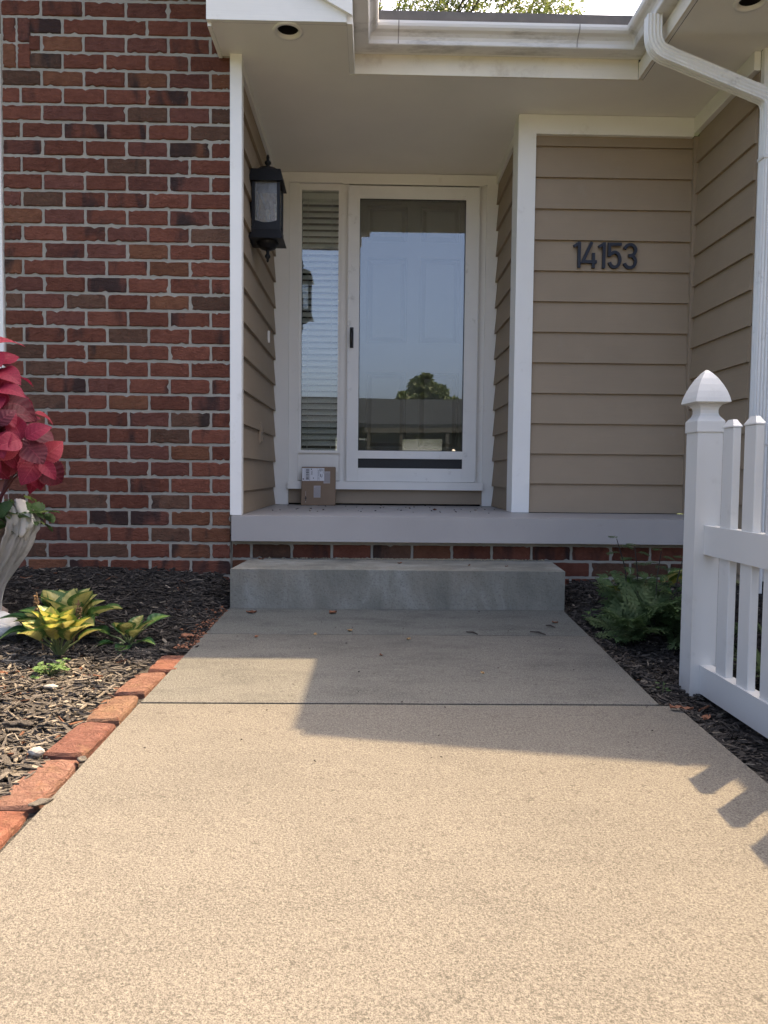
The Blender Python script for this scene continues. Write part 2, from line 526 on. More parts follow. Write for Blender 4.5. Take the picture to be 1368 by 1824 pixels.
M['green'] = leaf_mat('green_leaf', plain_col((0.045, 0.10, 0.03), (0.10, 0.17, 0.05)), 0.35)
M['lime'] = leaf_mat('lime_leaf', plain_col((0.16, 0.24, 0.05), (0.26, 0.32, 0.08)), 0.4)
M['celery'] = leaf_mat('celery_leaf', plain_col((0.13, 0.24, 0.07), (0.20, 0.32, 0.11)), 0.4)
M['fern'] = leaf_mat('fern_leaf', plain_col((0.06, 0.11, 0.04), (0.115, 0.18, 0.065)), 0.3, 0.5)
M['fern2'] = leaf_mat('fern_leaf_pale', plain_col((0.09, 0.14, 0.055), (0.15, 0.20, 0.085)), 0.3, 0.5)
M['blade'] = leaf_mat('strap_leaf', plain_col((0.05, 0.085, 0.03), (0.10, 0.15, 0.05)), 0.35)
M['locust'] = leaf_mat('locust_leaf', plain_col((0.075, 0.105, 0.028), (0.14, 0.16, 0.045)), 0.5)
M['oak'] = leaf_mat('dark_tree_leaf', plain_col((0.035, 0.06, 0.02), (0.07, 0.10, 0.03)), 0.35)
M['stem'] = simple('green_stem', (0.10, 0.13, 0.05), 0.6, 0.2, 20)
M['redstem'] = simple('red_stem', (0.10, 0.02, 0.025), 0.6, 0.2, 20)
M['drystem'] = simple('dry_flower_head', (0.16, 0.095, 0.045), 0.9, 0.3, 60)

# ------------------------------------------------------------------ the setting


def sstep(a, b, x):
    t = max(0, min(1, (x - a) / (b - a)))
    return t * t * (3 - 2 * t)


def walk_z(y):
    return 0.04 * (y - 3.2)


def left_edge(y):
    return -0.615 - 0.018 * max(0, min(1, (3.2 - y) / 2.0))


def right_edge(y):
    return 0.866 if y < 1.985 else 0.815 + (y - 1.985) / 1.2 * 0.045


def mulch_z(x, y):
    n = noise.noise((x * 3.1, y * 3.1, 0.3)) * 0.016 + noise.noise((x * 9, y * 9, 4.3)) * 0.008
    base = walk_z(min(y, 3.3)) - 0.012
    if x < 0:
        up = 0.105 * sstep(2.75, 3.6, y) * sstep(-0.60, -0.75, x) + 0.02 * sstep(-0.8, -1.1, x)
    else:
        low = -0.148 + 0.205 * sstep(2.25, 3.6, y)
        k = sstep(0.87, 1.02, x)
        up = (low - base) * k - 0.012 * (1 - k)
    return base + up + n * (0.5 if (abs(x + 0.7) < 0.1 or abs(x - 0.88) < 0.06) else 1)


bm = B()
box(bm, -150, 150, -150, 150, -0.5, -0.17)
tag(obj('ground', bm, M['lawn']), kind='structure')


def bed(name, x0, x1, y0, y1, nx, ny):
    bm = B()
    vs = [[bm.verts.new((x0 + (x1 - x0) * i / nx, y0 + (y1 - y0) * j / ny,
                         mulch_z(x0 + (x1 - x0) * i / nx, y0 + (y1 - y0) * j / ny) - 0.008)) for i in range(nx + 1)] for j in range(ny + 1)]
    for j in range(ny):
        for i in range(nx):
            bm.faces.new((vs[j][i], vs[j][i + 1], vs[j + 1][i + 1], vs[j + 1][i]))
    return tag(obj(name, bm, M['soil'], smooth=True), kind='structure')


bed('soil', -3.2, -0.60, -1.5, 3.62, 60, 100)
bed('soil', 0.80, 3.2, -1.5, 3.66, 60, 100)


# walkway: one structure with its slabs as pieces
def slab(bm, y0, y1, x0a, x0b, x1a, x1b, dz=0.0, thick=0.12):
    """slab from y0 (near) to y1 (far); x edges near/far"""
    n = 8
    top = []
    P = [(x0a, y0), (x1a, y0), (x1b, y1), (x0b, y1)]
    t = [bm.verts.new((x, y, walk_z(y) + dz)) for x, y in P]
    b = [bm.verts.new((x, y, walk_z(y) + dz - thick)) for x, y in P]
    bm.faces.new(t); bm.faces.new(b[::-1])
    for i in range(4):
        bm.faces.new((b[i], b[(i + 1) % 4], t[(i + 1) % 4], t[i]))
    return bm


walkway = empty('walkway', (0.1, 1.5, -0.07), kind='structure')
walkway['label'] = 'broom finished concrete walk leading up to the front step'
s1 = obj('slab', slab(B(), 2.755, 3.26, -0.622, -0.617, 0.842, 0.858), M['walk_stained_shade'], walkway, bevel=0.006, seg=2)
s2 = obj('slab', slab(B(), 2.0085, 2.747, -0.632, -0.622, 0.816, 0.842, 0.001), M['walk_worn_shade'], walkway, bevel=0.006, seg=2)
s3 = obj('slab', slab(B(), 0.10, 2.0005, -0.655, -0.634, 0.868, 0.862, 0.0), M['walk'], walkway, bevel=0.007, seg=2)
s4 = obj('slab', slab(B(), -1.9, 0.092, -0.66, -0.655, 0.87, 0.868, 0.0), M['walk'], walkway, bevel=0.007, seg=2)
jf = B()
for ya, yb in ((2.0003, 2.0088), (2.7468, 2.7552)):
    box(jf, -0.628, 0.815, ya, yb, walk_z(ya) - 0.09, walk_z(ya) - 0.0035)
obj('joint_filler', jf, M['walk_stained_shade'], walkway)
s1['label'] = 'stained slab against the step, greyed for shade'
s2['label'] = 'worn slab with exposed grit, toned for shade'
s3['label'] = 'clean tan slab in front'

bm = slab(B(), -13.0, -1.92, -6.0, -6.0, 9.0, 9.0, 0.0, 0.1)
for v in bm.verts: v.co.z = -0.14 if v.co.z > -0.55 + 0.04 * (v.co.y + 1.9) and v.co.z > walk_z(v.co.y) - 0.05 else -0.3
tag(obj('bounce_paving', bm, M['walk']), kind='structure')  # unseen paving added to bounce sunlight up into the porch

# the step
bm = B()
prism(bm, [(-0.612, 3.19), (0.862, 3.19), (0.900, 3.66), (-0.585, 3.66)], 'z', -0.10, 0.172)
step = obj('concrete_step', bm, M['step'], bevel=0.014, seg=4)
tag(step, 'single grey green stained concrete step below the porch', 'step')

# ------------------------------------------------------------------ the house
BR = 3.6          # face of the brick wall
DR = 4.13         # wall with the number
DW = 4.95         # wall with the door
CZ = 2.58         # ceiling and soffits
PZ = 0.385        # porch floor
XR = 1.80         # side wall of the right wing
XL = -0.66        # left side wall of the entry
XA = 0.835        # right side wall of the entry
house = empty('house', (0.3, 4.2, -0.1), 'house front with red brick wing, taupe lap siding and recessed white entry', 'house')


def part(name, bm, mat, bevel=0.003, seg=1, smooth=False, label=None, parent=None, keep=False):
    o = obj(name, bm, mat, parent or house, smooth, bevel, seg, keep=keep)
    if label: o['label'] = label
    return o


# --- brick wall: mortar body with single bricks
BH, JT, BLN = 0.0805, 0.0126, 0.2     # row pitch, joint, pitch of a brick
Z0 = 0.165                             # a bed joint level

rows_lo, rows_hi = -2, 41


def brick_shape(L, H, seed, depth=0.022, bite=1.0):
    """irregular tumbled brick: local X length, Z height, front at y=0, back at +depth"""
    rnd = random.Random(seed)
    pts = []
    nl, nh = 11, 4
    cs = [(-L / 2, -H / 2), (L / 2, -H / 2), (L / 2, H / 2), (-L / 2, H / 2)]
    for k in range(4):
        a, b = cs[k], cs[(k + 1) % 4]
        n = nl if k % 2 == 0 else nh
        for i in range(n):
            t = i / n
            x = a[0] + (b[0] - a[0]) * t; z = a[1] + (b[1] - a[1]) * t
            j = rnd.uniform(-0.0015, 0.0014)
            if rnd.random() < 0.11: j = -rnd.uniform(0.002, 0.009) * bite
            if i == 0: j = -rnd.uniform(0.0, 0.006) * bite * (1 if rnd.random() < 0.35 else 0.15)
            nx, nz = (0, -1) if k == 0 else (1, 0) if k == 1 else (0, 1) if k == 2 else (-1, 0)
            if i == 0:
                s = j * 0.8
                pts.append((x + (-s if x < 0 else s), z + (-s if z < 0 else s)))
            else:
                pts.append((x + nx * j, z + nz * j))
    bm = B()
    def ring(f, y, jit=0):
        return [bm.verts.new((x - math.copysign(min(f, abs(x)), x), y + rnd.uniform(-jit, jit), z - math.copysign(min(f, abs(z)), z))) for x, z in pts]
    back = ring(0, depth); r1 = ring(0, 0.0045); r2 = ring(0.0035, 0.0004, 0.0009)
    n = len(pts)
    for A, C in ((back, r1), (r1, r2)):
        for i in range(n):
            bm.faces.new((A[i], A[(i + 1) % n], C[(i + 1) % n], C[i]))
    bm.faces.new(r2)
    bmesh.ops.recalc_face_normals(bm, faces=bm.faces)
    me = bpy.data.meshes.new('brick')
    bm.to_mesh(me); bm.free()
    me.materials.append(M['brick'])
    return me


FULL = [brick_shape(BLN - JT, BH - JT, 100 + i) for i in range(26)]
HALF = [brick_shape(0.0875, BH - JT, 200 + i) for i in range(10)]
brnd = random.Random(11)


def brick_tone():
    t = brnd.random()
    if t < 0.55: c = (0.188, 0.070, 0.045)
    elif t < 0.72: c = (0.202, 0.088, 0.049)
    elif t < 0.90: c = (0.158, 0.064, 0.047)
    else: c = (0.135, 0.074, 0.049)
    k = brnd.uniform(0.86, 1.30)
    flash = 0.0
    q = brnd.random()
    if q < 0.035: flash = 0.50
    elif q < 0.12: flash = 0.40
    elif q < 0.36: flash = 0.33
    elif q < 0.60: flash = 0.26
    return tuple(x * k for x in c) + (flash,)


def lay(parent, meshlist, x, z, y, L=None, H=None):
    me = brnd.choice(meshlist)
    base = {id(m): (BLN - JT) for m in FULL}.get(id(me), 0.0875)
    sx = (L / base) if L else 1.0
    if brnd.random() < 0.5: sx = -sx
    o = inst('brick', me, parent, (x, y - brnd.uniform(0.0, 0.0035), z), (brnd.uniform(-.01, .01), brnd.uniform(-0.006, 0.006), brnd.uniform(-.012, .012)),
             (sx, 1, 1 if brnd.random() < 0.5 else -1), brick_tone())
    return o


WX0, WX1 = -1.775, -0.690            # visible field of the wall, window on its left
wall = part('brick_wall', prism(B(), [(WX0 - 0.0, -0.15), (WX1, -0.15), (WX1, 2.95), (WX0, 3.45)], 'y', BR + 0.004, BR + 0.25), M['mortar'], 0)
wall['label'] = 'red brick wall left of the entry'
ZS0, ZS1 = Z0 + 29 * BH, Z0 + 32 * BH        # soldier bricks over the window head
for r in range(rows_lo, rows_hi):
    zc = Z0 + (r + 0.5) * BH
    x = WX1 - 0.001
    first = True
    while True:
        half = first and (r % 2 == 0)
        L = 0.0875 if half else BLN - JT
        x0 = x - L
        lim = WX0 + 0.004
        if ZS0 - 0.01 < zc < ZS1 - 0.02: lim = -1.640
        if x < lim + 0.02: break
        if x0 < lim: x0 = lim; L = x - x0
        if zc + BH / 2 < 2.95 + 0.46 * (WX1 - x):
            lay(wall, HALF if L < 0.12 else FULL, (x0 + x) / 2, zc, BR, L)
        x = x0 - JT
        first = False
for sx_ in (-1.735, -1.665):
    for sz in (0, 1):
        o = lay(wall, HALF, sx_, (ZS0 + 0.06 if sz == 0 else ZS0 + 0.18), BR, 0.112)
        o.rotation_euler = (0, pi / 2, 0)
        o.scale = (o.scale[0], 1, 0.88)

# brick base under the porch floor
base = part('foundation_wall', prism(B(), [(-0.69, -0.15), (XR, -0.15), (XR, 0.27), (-0.69, 0.27)], 'y', 3.634, 3.80), M['mortar'], 0)
base['label'] = 'brick foundation course under the porch floor'
for r in range(-2, 1):
    zc = Z0 + (r + 0.5) * BH
    x = -0.685
    fst = True
    while x < XR:
        L = min(BLN - JT, XR - x)
        if fst and r % 2 == 0: L = 0.0875
        fst = False
        if L < 0.03: break
        lay(base, FULL if L > 0.12 else HALF, x + L / 2, zc, 3.63, L)
        x += L + JT

# wall of the brick wing beyond the window, above and left of the picture
part('brick_wall', prism(B(), [(-6.2, -0.15), (-3.3, -0.15), (-3.3, 4.4), (-6.2, 2.9)], 'y', BR + 0.004, BR + 0.25), M['brick_far'], 0)
part('brick_wall', prism(B(), [(-3.3, 2.75), (WX0, 2.75), (WX0, 3.449), (-3.3, 4.35)], 'y', BR + 0.004, BR + 0.25), M['brick_far'], 0)
part('brick_wall', prism(B(), [(-3.3, -0.15), (WX0, -0.15), (WX0, 0.55), (-3.3, 0.55)], 'y', BR + 0.004, BR + 0.25), M['brick_far'], 0)
win = part('window', bx(-3.3, WX0, BR + 0.02, BR + 0.12, 0.55, 2.66), M['white'], 0.004, label='white window at the left edge')
part('window_casing', bx(-1.85, WX0 - 0.002, BR - 0.012, BR + 0.018, 0.55, 2.66), M['white'], 0.004, parent=win)
part('window_casing', bx(-3.3, -3.22, BR - 0.012, BR + 0.018, 0.55, 2.66), M['white'], 0.004, parent=win)
part('pane', bx(-3.2, -1.87, BR + 0.006, BR + 0.017, 0.65, 2.58), M['glass2'], 0, parent=win)

# --- lap siding
SP = 0.1695


def board_mesh(L, H=SP, name='siding_board'):
    """local X along the wall, front towards -Y, bottom at z=0; slanted like lap siding"""
    bm = B()
    lap = 0.012
    prof = [(-0.020, 0.0), (-0.0195, 0.003), (-0.0045, H + 0.0), (-0.004, H + lap), (0.0, H + lap), (0.0, 0.0)]
    prism(bm, prof, 'x', 0, L)
    bmesh.ops.recalc_face_normals(bm, faces=bm.faces)
    me = bpy.data.meshes.new(name)
    bm.to_mesh(me); bm.free()
    me.materials.append(M['siding'])
    return me


def siding(label, x, y, rotz, L, zb, zt, zref):
    """wall sheathing plus single boards; (x,y) is the start, boards run along local +X turned by rotz"""
    d = Vector((cos(rotz), sin(rotz), 0)); nrm = Vector((-sin(rotz), cos(rotz), 0))
    p = Vector((x, y, 0))
    bm = B()
    q = [p + nrm * 0.0005, p + d * L + nrm * 0.0005, p + d * L + nrm * 0.09, p + nrm * 0.09]
    prism(bm, [(a.x, a.y) for a in q], 'z', zb, zt)
    w = part('siding_wall', bm, M['taupe'], 0, label=label)
    k0 = math.floor((zb - zref) / SP)
    me = board_mesh(L)
    k = k0
    srnd = random.Random(int(L * 1000))
    while zref + k * SP < zt - 0.01:
        z0 = zref + k * SP
        if z0 < zb - 1e-6 or z0 + SP > zt:
            zz0, zz1 = max(z0, zb), min(z0 + SP, zt)
            if zz1 - zz0 > 0.02:
                bm_ = board_mesh(L, zz1 - zz0 - (0.012 if zz1 >= zt - 1e-6 else 0))
                inst('siding_board', bm_, w, (x, y, zz0), (0, 0, rotz))
        else:
            inst('siding_board', me, w, (x, y, z0 + srnd.uniform(-.001, .001)), (0, 0, rotz + srnd.uniform(-0.0008, 0.0008)))
        k += 1
    return w


ZR = 1.738 - 6 * SP
siding('taupe siding behind the house number', 0.885, DR, 0, 0.895, PZ + 0.004, CZ - 0.105, ZR)
siding('taupe siding on the left side of the entry', XL, DW - 0.02, -pi / 2, DW - 0.02 - (BR + 0.03), PZ + 0.004, CZ - 0.002, ZR - 0.05) if False else None
# left side of the entry faces +X : board front (-Y local) must turn to +X -> rotz = +90 deg
siding('taupe siding on the left side of the entry', XL, BR + 0.035, pi / 2, DW - BR - 0.06, PZ + 0.003, CZ - 0.005, ZR - 0.05)
# right side of the entry faces -X -> rotz = -90 deg, starts at the back
siding('taupe siding on the right side of the entry', XA, DW - 0.03, -pi / 2, DW - 0.03 - (DR + 0.11), PZ + 0.003, CZ - 0.005, ZR - 0.03)
siding('taupe siding on the side of the right wing', XR, DR - 0.035, -pi / 2, DR - 0.035 - 3.47, 0.10, CZ - 0.09, ZR - 0.085)
siding('taupe siding on the front of the right wing', XR + 0.10, 3.47, 0, 3.2, 0.10, CZ - 0.005, ZR)

# --- trim boards
part('corner_trim', bx(-0.688, -0.632, BR - 0.016, BR + 0.034, PZ + 0.002, CZ + 0.03), M['white'], 0.003, label='white trim between brick and entry')
part('corner_trim', bx(0.795, 0.893, DR - 0.030, DR + 0.0, PZ + 0.002, CZ - 0.002), M['white'], 0.003, label='white corner board right of the door')
part('corner_trim', bx(0.797, XA, DR + 0.0005, DR + 0.135, PZ + 0.002, CZ - 0.003), M['white'], 0.003)
part('frieze_board', bx(0.893, XR - 0.033, DR - 0.029, DR, CZ - 0.105, CZ - 0.002), M['white'], 0.003)
part('frieze_board', bx(XR - 0.032, XR - 0.002, 3.47, DR - 0.001, CZ - 0.088, CZ - 0.002), M['white'], 0.003)
part('frieze_board', bx(XA - 0.022, XA, DR + 0.136, DW - 0.03, CZ - 0.06, CZ - 0.002), M['white'], 0.003)
part('frieze_board', bx(XL, XL + 0.024, BR + 0.036, DW - 0.03, CZ - 0.05, CZ - 0.002), M['white'], 0.003)
part('inside_corner', bx(XR - 0.030, XR - 0.0, DR - 0.034, DR, PZ + 0.003, CZ - 0.106), M['taupe'], 0.003)
part('corner_trim', bx(XR - 0.0, XR + 0.098, 3.438, 3.4685, 0.10, CZ - 0.003), M['white'], 0.003, label='white front corner board of the right wing')

# --- wall around the door
part('door_wall', bx(XL - 0.09, -0.56, DW, DW + 0.1, PZ - 0.05, CZ + 0.02), M['white'], 0)
part('door_wall', bx(0.75, XA + 0.09, DW, DW + 0.1, PZ - 0.05, CZ + 0.02), M['white'], 0)
part('casing', bx(XL + 0.002, -0.556, DW - 0.028, DW - 0.001, PZ + 0.002, CZ - 0.004), M['white'], 0.003, label='white casing left of the sidelight')
part('casing', bx(0.752, XA - 0.002, DW - 0.028, DW - 0.001, PZ + 0.002, CZ - 0.004), M['white'], 0.003, label='white casing right of the door')
part('head_casing', bx(-0.555, 0.751, DW - 0.030, DW + 0.07, 2.512, CZ - 0.004), M['white'], 0.003)
part('head_mould', bx(-0.20, 0.735, DW - 0.045, DW - 0.031, 2.500, 2.516), M['white'], 0.003)
# frame posts: left of sidelight, mullion, right jamb
part('jamb', bx(-0.555, -0.492, DW - 0.018, DW + 0.08, 0.545, 2.5115), M['white'], 0.004)
part('jamb', bx(-0.212, -0.166, DW - 0.018, DW + 0.08, 0.545, 2.5115), M['white'], 0.004)
part('jamb', bx(0.703, 0.751, DW - 0.018, DW + 0.08, 0.545, 2.5115), M['white'], 0.004)
part('sill', bx(-0.556, 0.752, DW - 0.060, DW + 0.08, 0.492, 0.5445), M['white'], 0.004, label='white sill below door and sidelight')
part('skirt_board', bx(-0.555, 0.751, DW - 0.018, DW + 0.05, PZ + 0.012, 0.4915), M['taupe'], 0.003, label='taupe skirting under the door sill')

# --- sidelight
sl = part('sidelight', bx(-0.4915, -0.2125, DW - 0.004, DW + 0.035, 0.548, 0.735), M['white'], 0.003, label='narrow white sidelight with closed blind')
fr = B()
for a in ((-0.4915, -0.474, 0.736, 2.510), (-0.230, -0.2125, 0.736, 2.510), (-0.4735, -0.2305, 2.470, 2.510), (-0.4735, -0.2305, 0.736, 0.752)):
    box(fr, a[0], a[1], DW - 0.008, DW + 0.035, a[2], a[3])
part('window_frame', fr, M['white'], 0.003, parent=sl)
part('window_sill', bx(-0.4915, -0.2125, DW - 0.020, DW - 0.0085, 0.733, 0.748), M['white'], 0.002, parent=sl)
part('raised_panel', bx(-0.462, -0.243, DW - 0.012, DW - 0.0045, 0.572, 0.712), M['white'], 0.004, parent=sl)
part('pane', bx(-0.4738, -0.2302, DW + 0.008, DW + 0.012, 0.7518, 2.4702), M['glass2'], 0, parent=sl)
# dark room behind
room = B()
box(room, -0.60, -0.10, 5.9, 6.0, 0.3, 2.6)
box(room, -0.70, -0.60, DW + 0.101, 5.9, 0.3, 2.6)
box(room, -0.12, -0.02, DW + 0.15, 5.9, 0.3, 2.6)
box(room, -0.60, -0.12, DW + 0.101, 5.9, 2.53, 2.6)
box(room, -0.60, -0.12, DW + 0.101, 5.9, 0.30, 0.37)
part('hallway', room, M['dark'], 0)

# --- entry door with six panels
ED = DW + 0.065
door = part('entry_door', bx(-0.165, 0.702, ED, ED + 0.045, 0.5455, 2.511), M['door'], 0, label='taupe six panel entry door behind the storm glass')


PX_ = ((-0.040, 0.232), (0.318, 0.590))
PZ_ = ((0.770, 1.285), (1.480, 2.050), (2.150, 2.395))


def raised(x0, x1, z0, z1):
    """panel set back between stiles and rails: moulding, groove, sloping bevel, raised field"""
    bm = B()
    lv = [(0.0, -0.0275), (0.005, -0.023), (0.007, -0.001), (0.017, -0.001), (0.040, -0.024)]
    rings = []
    for i, y in lv:
        rings.append([bm.verts.new((x, ED + y, z)) for x, z in ((x0 + i, z0 + i), (x1 - i, z0 + i), (x1 - i, z1 - i), (x0 + i, z1 - i))])
    for A, C in zip(rings, rings[1:]):
        for k in range(4):
            bm.faces.new((A[k], A[(k + 1) % 4], C[(k + 1) % 4], C[k]))
    bm.faces.new(rings[-1])
    part('raised_panel', bm, M['door'], 0, parent=door)


for xa, xb in PX_:
    for za, zb in PZ_:
        raised(xa, xb, za, zb)
for xa, xb in ((-0.165, PX_[0][0]), (PX_[0][1], PX_[1][0]), (PX_[1][1], 0.702)):
    part('stile', bx(xa, xb, ED - 0.028, ED - 0.0003, 0.546, 2.510), M['door'], 0, parent=door)
zr = [0.546] + [z for p in PZ_ for z in p] + [2.510]
for xa, xb in PX_:
    for k in range(0, 8, 2):
        part('rail', bx(xa + .0002, xb - .0002, ED - 0.0278, ED - 0.0003, zr[k], zr[k + 1]), M['door'], 0, parent=door)

# --- storm door
SY0, SY1 = DW - 0.052, DW - 0.019
sdx0, sdx1, sdz0, sdz1 = -0.160, 0.697, 0.5465, 2.488
gx0, gx1, gz0, gz1 = -0.088, 0.612, 0.752, 2.405
storm = empty('storm_door', (0.27, SY0, sdz0), parent=house)
storm['label'] = 'white full view storm door with glass pane'
for a in ((sdx0, gx0, sdz0, sdz1), (gx1, sdx1, sdz0, sdz1)):
    part('stile', bx(a[0], a[1], SY0, SY1, a[2], a[3]), M['alu'], 0.004, parent=storm)
part('rail', bx(gx0 + .0005, gx1 - .0005, SY0 + .0006, SY1, gz1, sdz1), M['alu'], 0.004, parent=storm)
part('rail', bx(gx0 + .0005, gx1 - .0005, SY0 + .0006, SY1, 0.700, gz0), M['alu'], 0.004, parent=storm)
part('rail', bx(gx0 + .0005, gx1 - .0005, SY0 + .0006, SY1, sdz0, 0.636), M['alu'], 0.004, parent=storm)
part('glass_pane', bx(gx0 - .004, gx1 + .004, SY0 + 0.016, SY0 + 0.020, gz0 - .004, gz1 + .004), M['glass'], 0, parent=storm)
part('vent_screen', bx(gx0 + .001, gx1 - .001, SY0 + 0.014, SY0 + 0.018, 0.6365, 0.6995), M['screen'], 0, parent=storm)
gas = B()
for a in ((gx0, gx1, gz0, gz0 + .004), (gx0, gx1, gz1 - .004, gz1), (gx0, gx0 + .004, gz0 + .0045, gz1 - .0045), (gx1 - .004, gx1, gz0 + .0045, gz1 - .0045)):
    box(gas, a[0], a[1], SY0 + 0.004, SY0 + 0.0155, a[2], a[3])
part('gasket', gas, M['hardware'], 0, parent=storm)
zb_ = part('z_bar', bx(-0.1655, -0.1605, SY0 - 0.006, SY1 + .0, 0.5465, 2.498), M['alu'], 0.001, parent=storm)
part('z_bar', bx(0.6975, 0.7025, SY0 - 0.006, SY1 + .0, 0.5465, 2.498), M['alu'], 0.001, parent=storm)
for z in (0.72, 1.06, 1.72, 2.30):
    part('hinge', bx(0.693, 0.701, SY0 - 0.012, SY0 - 0.0065, z, z + 0.07), M['alu'], 0.002, parent=storm)
hd = part('handle', bx(-0.148, -0.124, SY0 - 0.006, SY0 - 0.0002, 1.43, 1.565), M['hardware'], 0.003, parent=storm, label='black pull handle')
bm = B()
tube(bm, [(-0.136, SY0 - 0.006, 1.55), (-0.137, SY0 - 0.034, 1.545), (-0.138, SY0 - 0.040, 1.51), (-0.138, SY0 - 0.034, 1.46), (-0.137, SY0 - 0.022, 1.435)], [0.009, 0.009, 0.010, 0.009, 0.006], 8)
part('grip', bm, M['hardware'], 0, smooth=True, parent=hd)
# the narrow gap around the door reads dark
part('weather_strip', bx(-0.1602, 0.6972, SY1 + .0005, SY1 + 0.004, 2.489, 2.4995), M['hardware'], 0, parent=storm)

# --- porch floor
bm = B()
prism(bm, [(-0.676, 3.553), (XR - 0.005, 3.553), (XR - 0.005, DR - 0.0), (XA + 0.06, DR - 0.0), (XA + .06, DW + 0.04), (XL - 0.02, DW + 0.04), (XL - 0.02, 3.70), (-0.676, 3.70)], 'z', 0.262, PZ)
pf = part('porch_floor', bm, M['porch'], 0.007, 2, label='grey painted porch floor slab')

# --- ceiling and soffits


def plate(name, x0, x1, y0, y1, mat, hole=None, label=None, parent=None):
    bm = B()
    z0, z1 = CZ, CZ + 0.012
    if not hole:
        box(bm, x0, x1, y0, y1, z0, z1)
    else:
        cx, cy, r = hole
        n = 32
        c0 = [bm.verts.new((cx + r * cos(2 * pi * i / n), cy + r * sin(2 * pi * i / n), z0)) for i in range(n)]
        o0 = []
        for i in range(n):
            a = 2 * pi * i / n
            dx, dy = cos(a), sin(a)
            t = min((x1 - cx) / dx if dx > 1e-6 else 1e9, (x0 - cx) / dx if dx < -1e-6 else 1e9,
                    (y1 - cy) / dy if dy > 1e-6 else 1e9, (y0 - cy) / dy if dy < -1e-6 else 1e9)
            o0.append(bm.verts.new((cx + dx * t, cy + dy * t, z0)))
        for i in range(n):
            bm.faces.new((c0[i], c0[(i + 1) % n], o0[(i + 1) % n], o0[i]))
        # close the rectangle's corners
        for X, Y in ((x0, y0), (x1, y0), (x1, y1), (x0, y1)):
            a = math.atan2(Y - cy, X - cx) % (2 * pi)
            i = int(a / (2 * pi) * n)
            v = bm.verts.new((X, Y, z0))
            try: bm.faces.new((o0[i], v, o0[(i + 1) % n]))
            except ValueError: pass
    return part(name, bm, mat, 0, label=label)


plate('porch_ceiling', XL - 0.001, XR - 0.001, 3.7465, DW + 0.02, M['ceiling'], label='pale ceiling over the entry')
plate('soffit', -0.741, -0.125, 3.345, 3.746, M['ceiling'], (-0.392, 3.395, 0.050), label='soffit with recessed light under the brick gable')
plate('soffit', 1.345, XR - 0.0015, 3.05, 3.746, M['ceiling'], (1.567, 3.122, 0.050), label='soffit with recessed light over the right wing')
plate('soffit', XR - 0.001, 5.2, 3.05, 3.46, M['ceiling'])

# recessed lights hang in the soffits
for (cx, cy, lab) in ((-0.392, 3.395, 'round recessed light in the soffit beside the brick wall'), (1.567, 3.122, 'round recessed light in the soffit at the top right')):
    t = empty('recessed_light', (cx, cy, CZ), lab, 'ceiling light', 'recessed soffit lights')
    bm = B()
    n = 32
    pr = [(0.068, CZ - 0.0005), (0.066, CZ - 0.005), (0.052, CZ - 0.006), (0.048, CZ + 0.004), (0.047, CZ + 0.012)]
    rings = [[bm.verts.new((cx + r * cos(2 * pi * i / n), cy + r * sin(2 * pi * i / n), z)) for i in range(n)] for r, z in pr]
    for A, C in zip(rings, rings[1:]):
        for i in range(n): bm.faces.new((A[i], A[(i + 1) % n], C[(i + 1) % n], C[i]))
    obj('trim_ring', bm, M['ceiling'], t, smooth=True)
    bm = B()
    pr = [(0.0468, CZ + 0.010), (0.046, CZ + 0.07), (0.044, CZ + 0.12)]
    rings = [[bm.verts.new((cx + r * cos(2 * pi * i / n), cy + r * sin(2 * pi * i / n), z)) for i in range(n)] for r, z in pr]
    for A, C in zip(rings, rings[1:]):
        for i in range(n): bm.faces.new((A[i], A[(i + 1) % n], C[(i + 1) % n], C[i]))
    bm.faces.new(rings[-1])
    obj('can', bm, M['darkcan'], t, smooth=True)
    bm = lathe(B(), [(0.001, -0.012), (0.020, -0.010), (0.034, 0.0), (0.036, 0.02), (0.02, 0.05)], (cx, cy, CZ + 0.055), 20)
    obj('bulb', bm, M['darkcan'], t, smooth=True)

# --- beam, fascias, gutter
part('beam', bx(-0.101, 1.318, 3.735, 3.745, CZ - 0.0, 2.70), M['beam'], 0.002, label='cream painted beam face over the entry')
part('fascia', bx(-0.0995, 1.328, 3.715, 3.7345, 2.676, 2.835), M['white'], 0.003)
part('fascia', bx(-0.1245, -0.100, 3.335, 3.7345, CZ, 2.835), M['white'], 0.003)
part('fascia', bx(1.329, 1.3445, 3.0, 3.7345, CZ + 0.004, 2.835), M['white'], 0.003)
part('fascia_trim', bx(1.3195, 1.3285, 3.02, 3.7345, CZ, 2.66), M['beam'], 0.002)
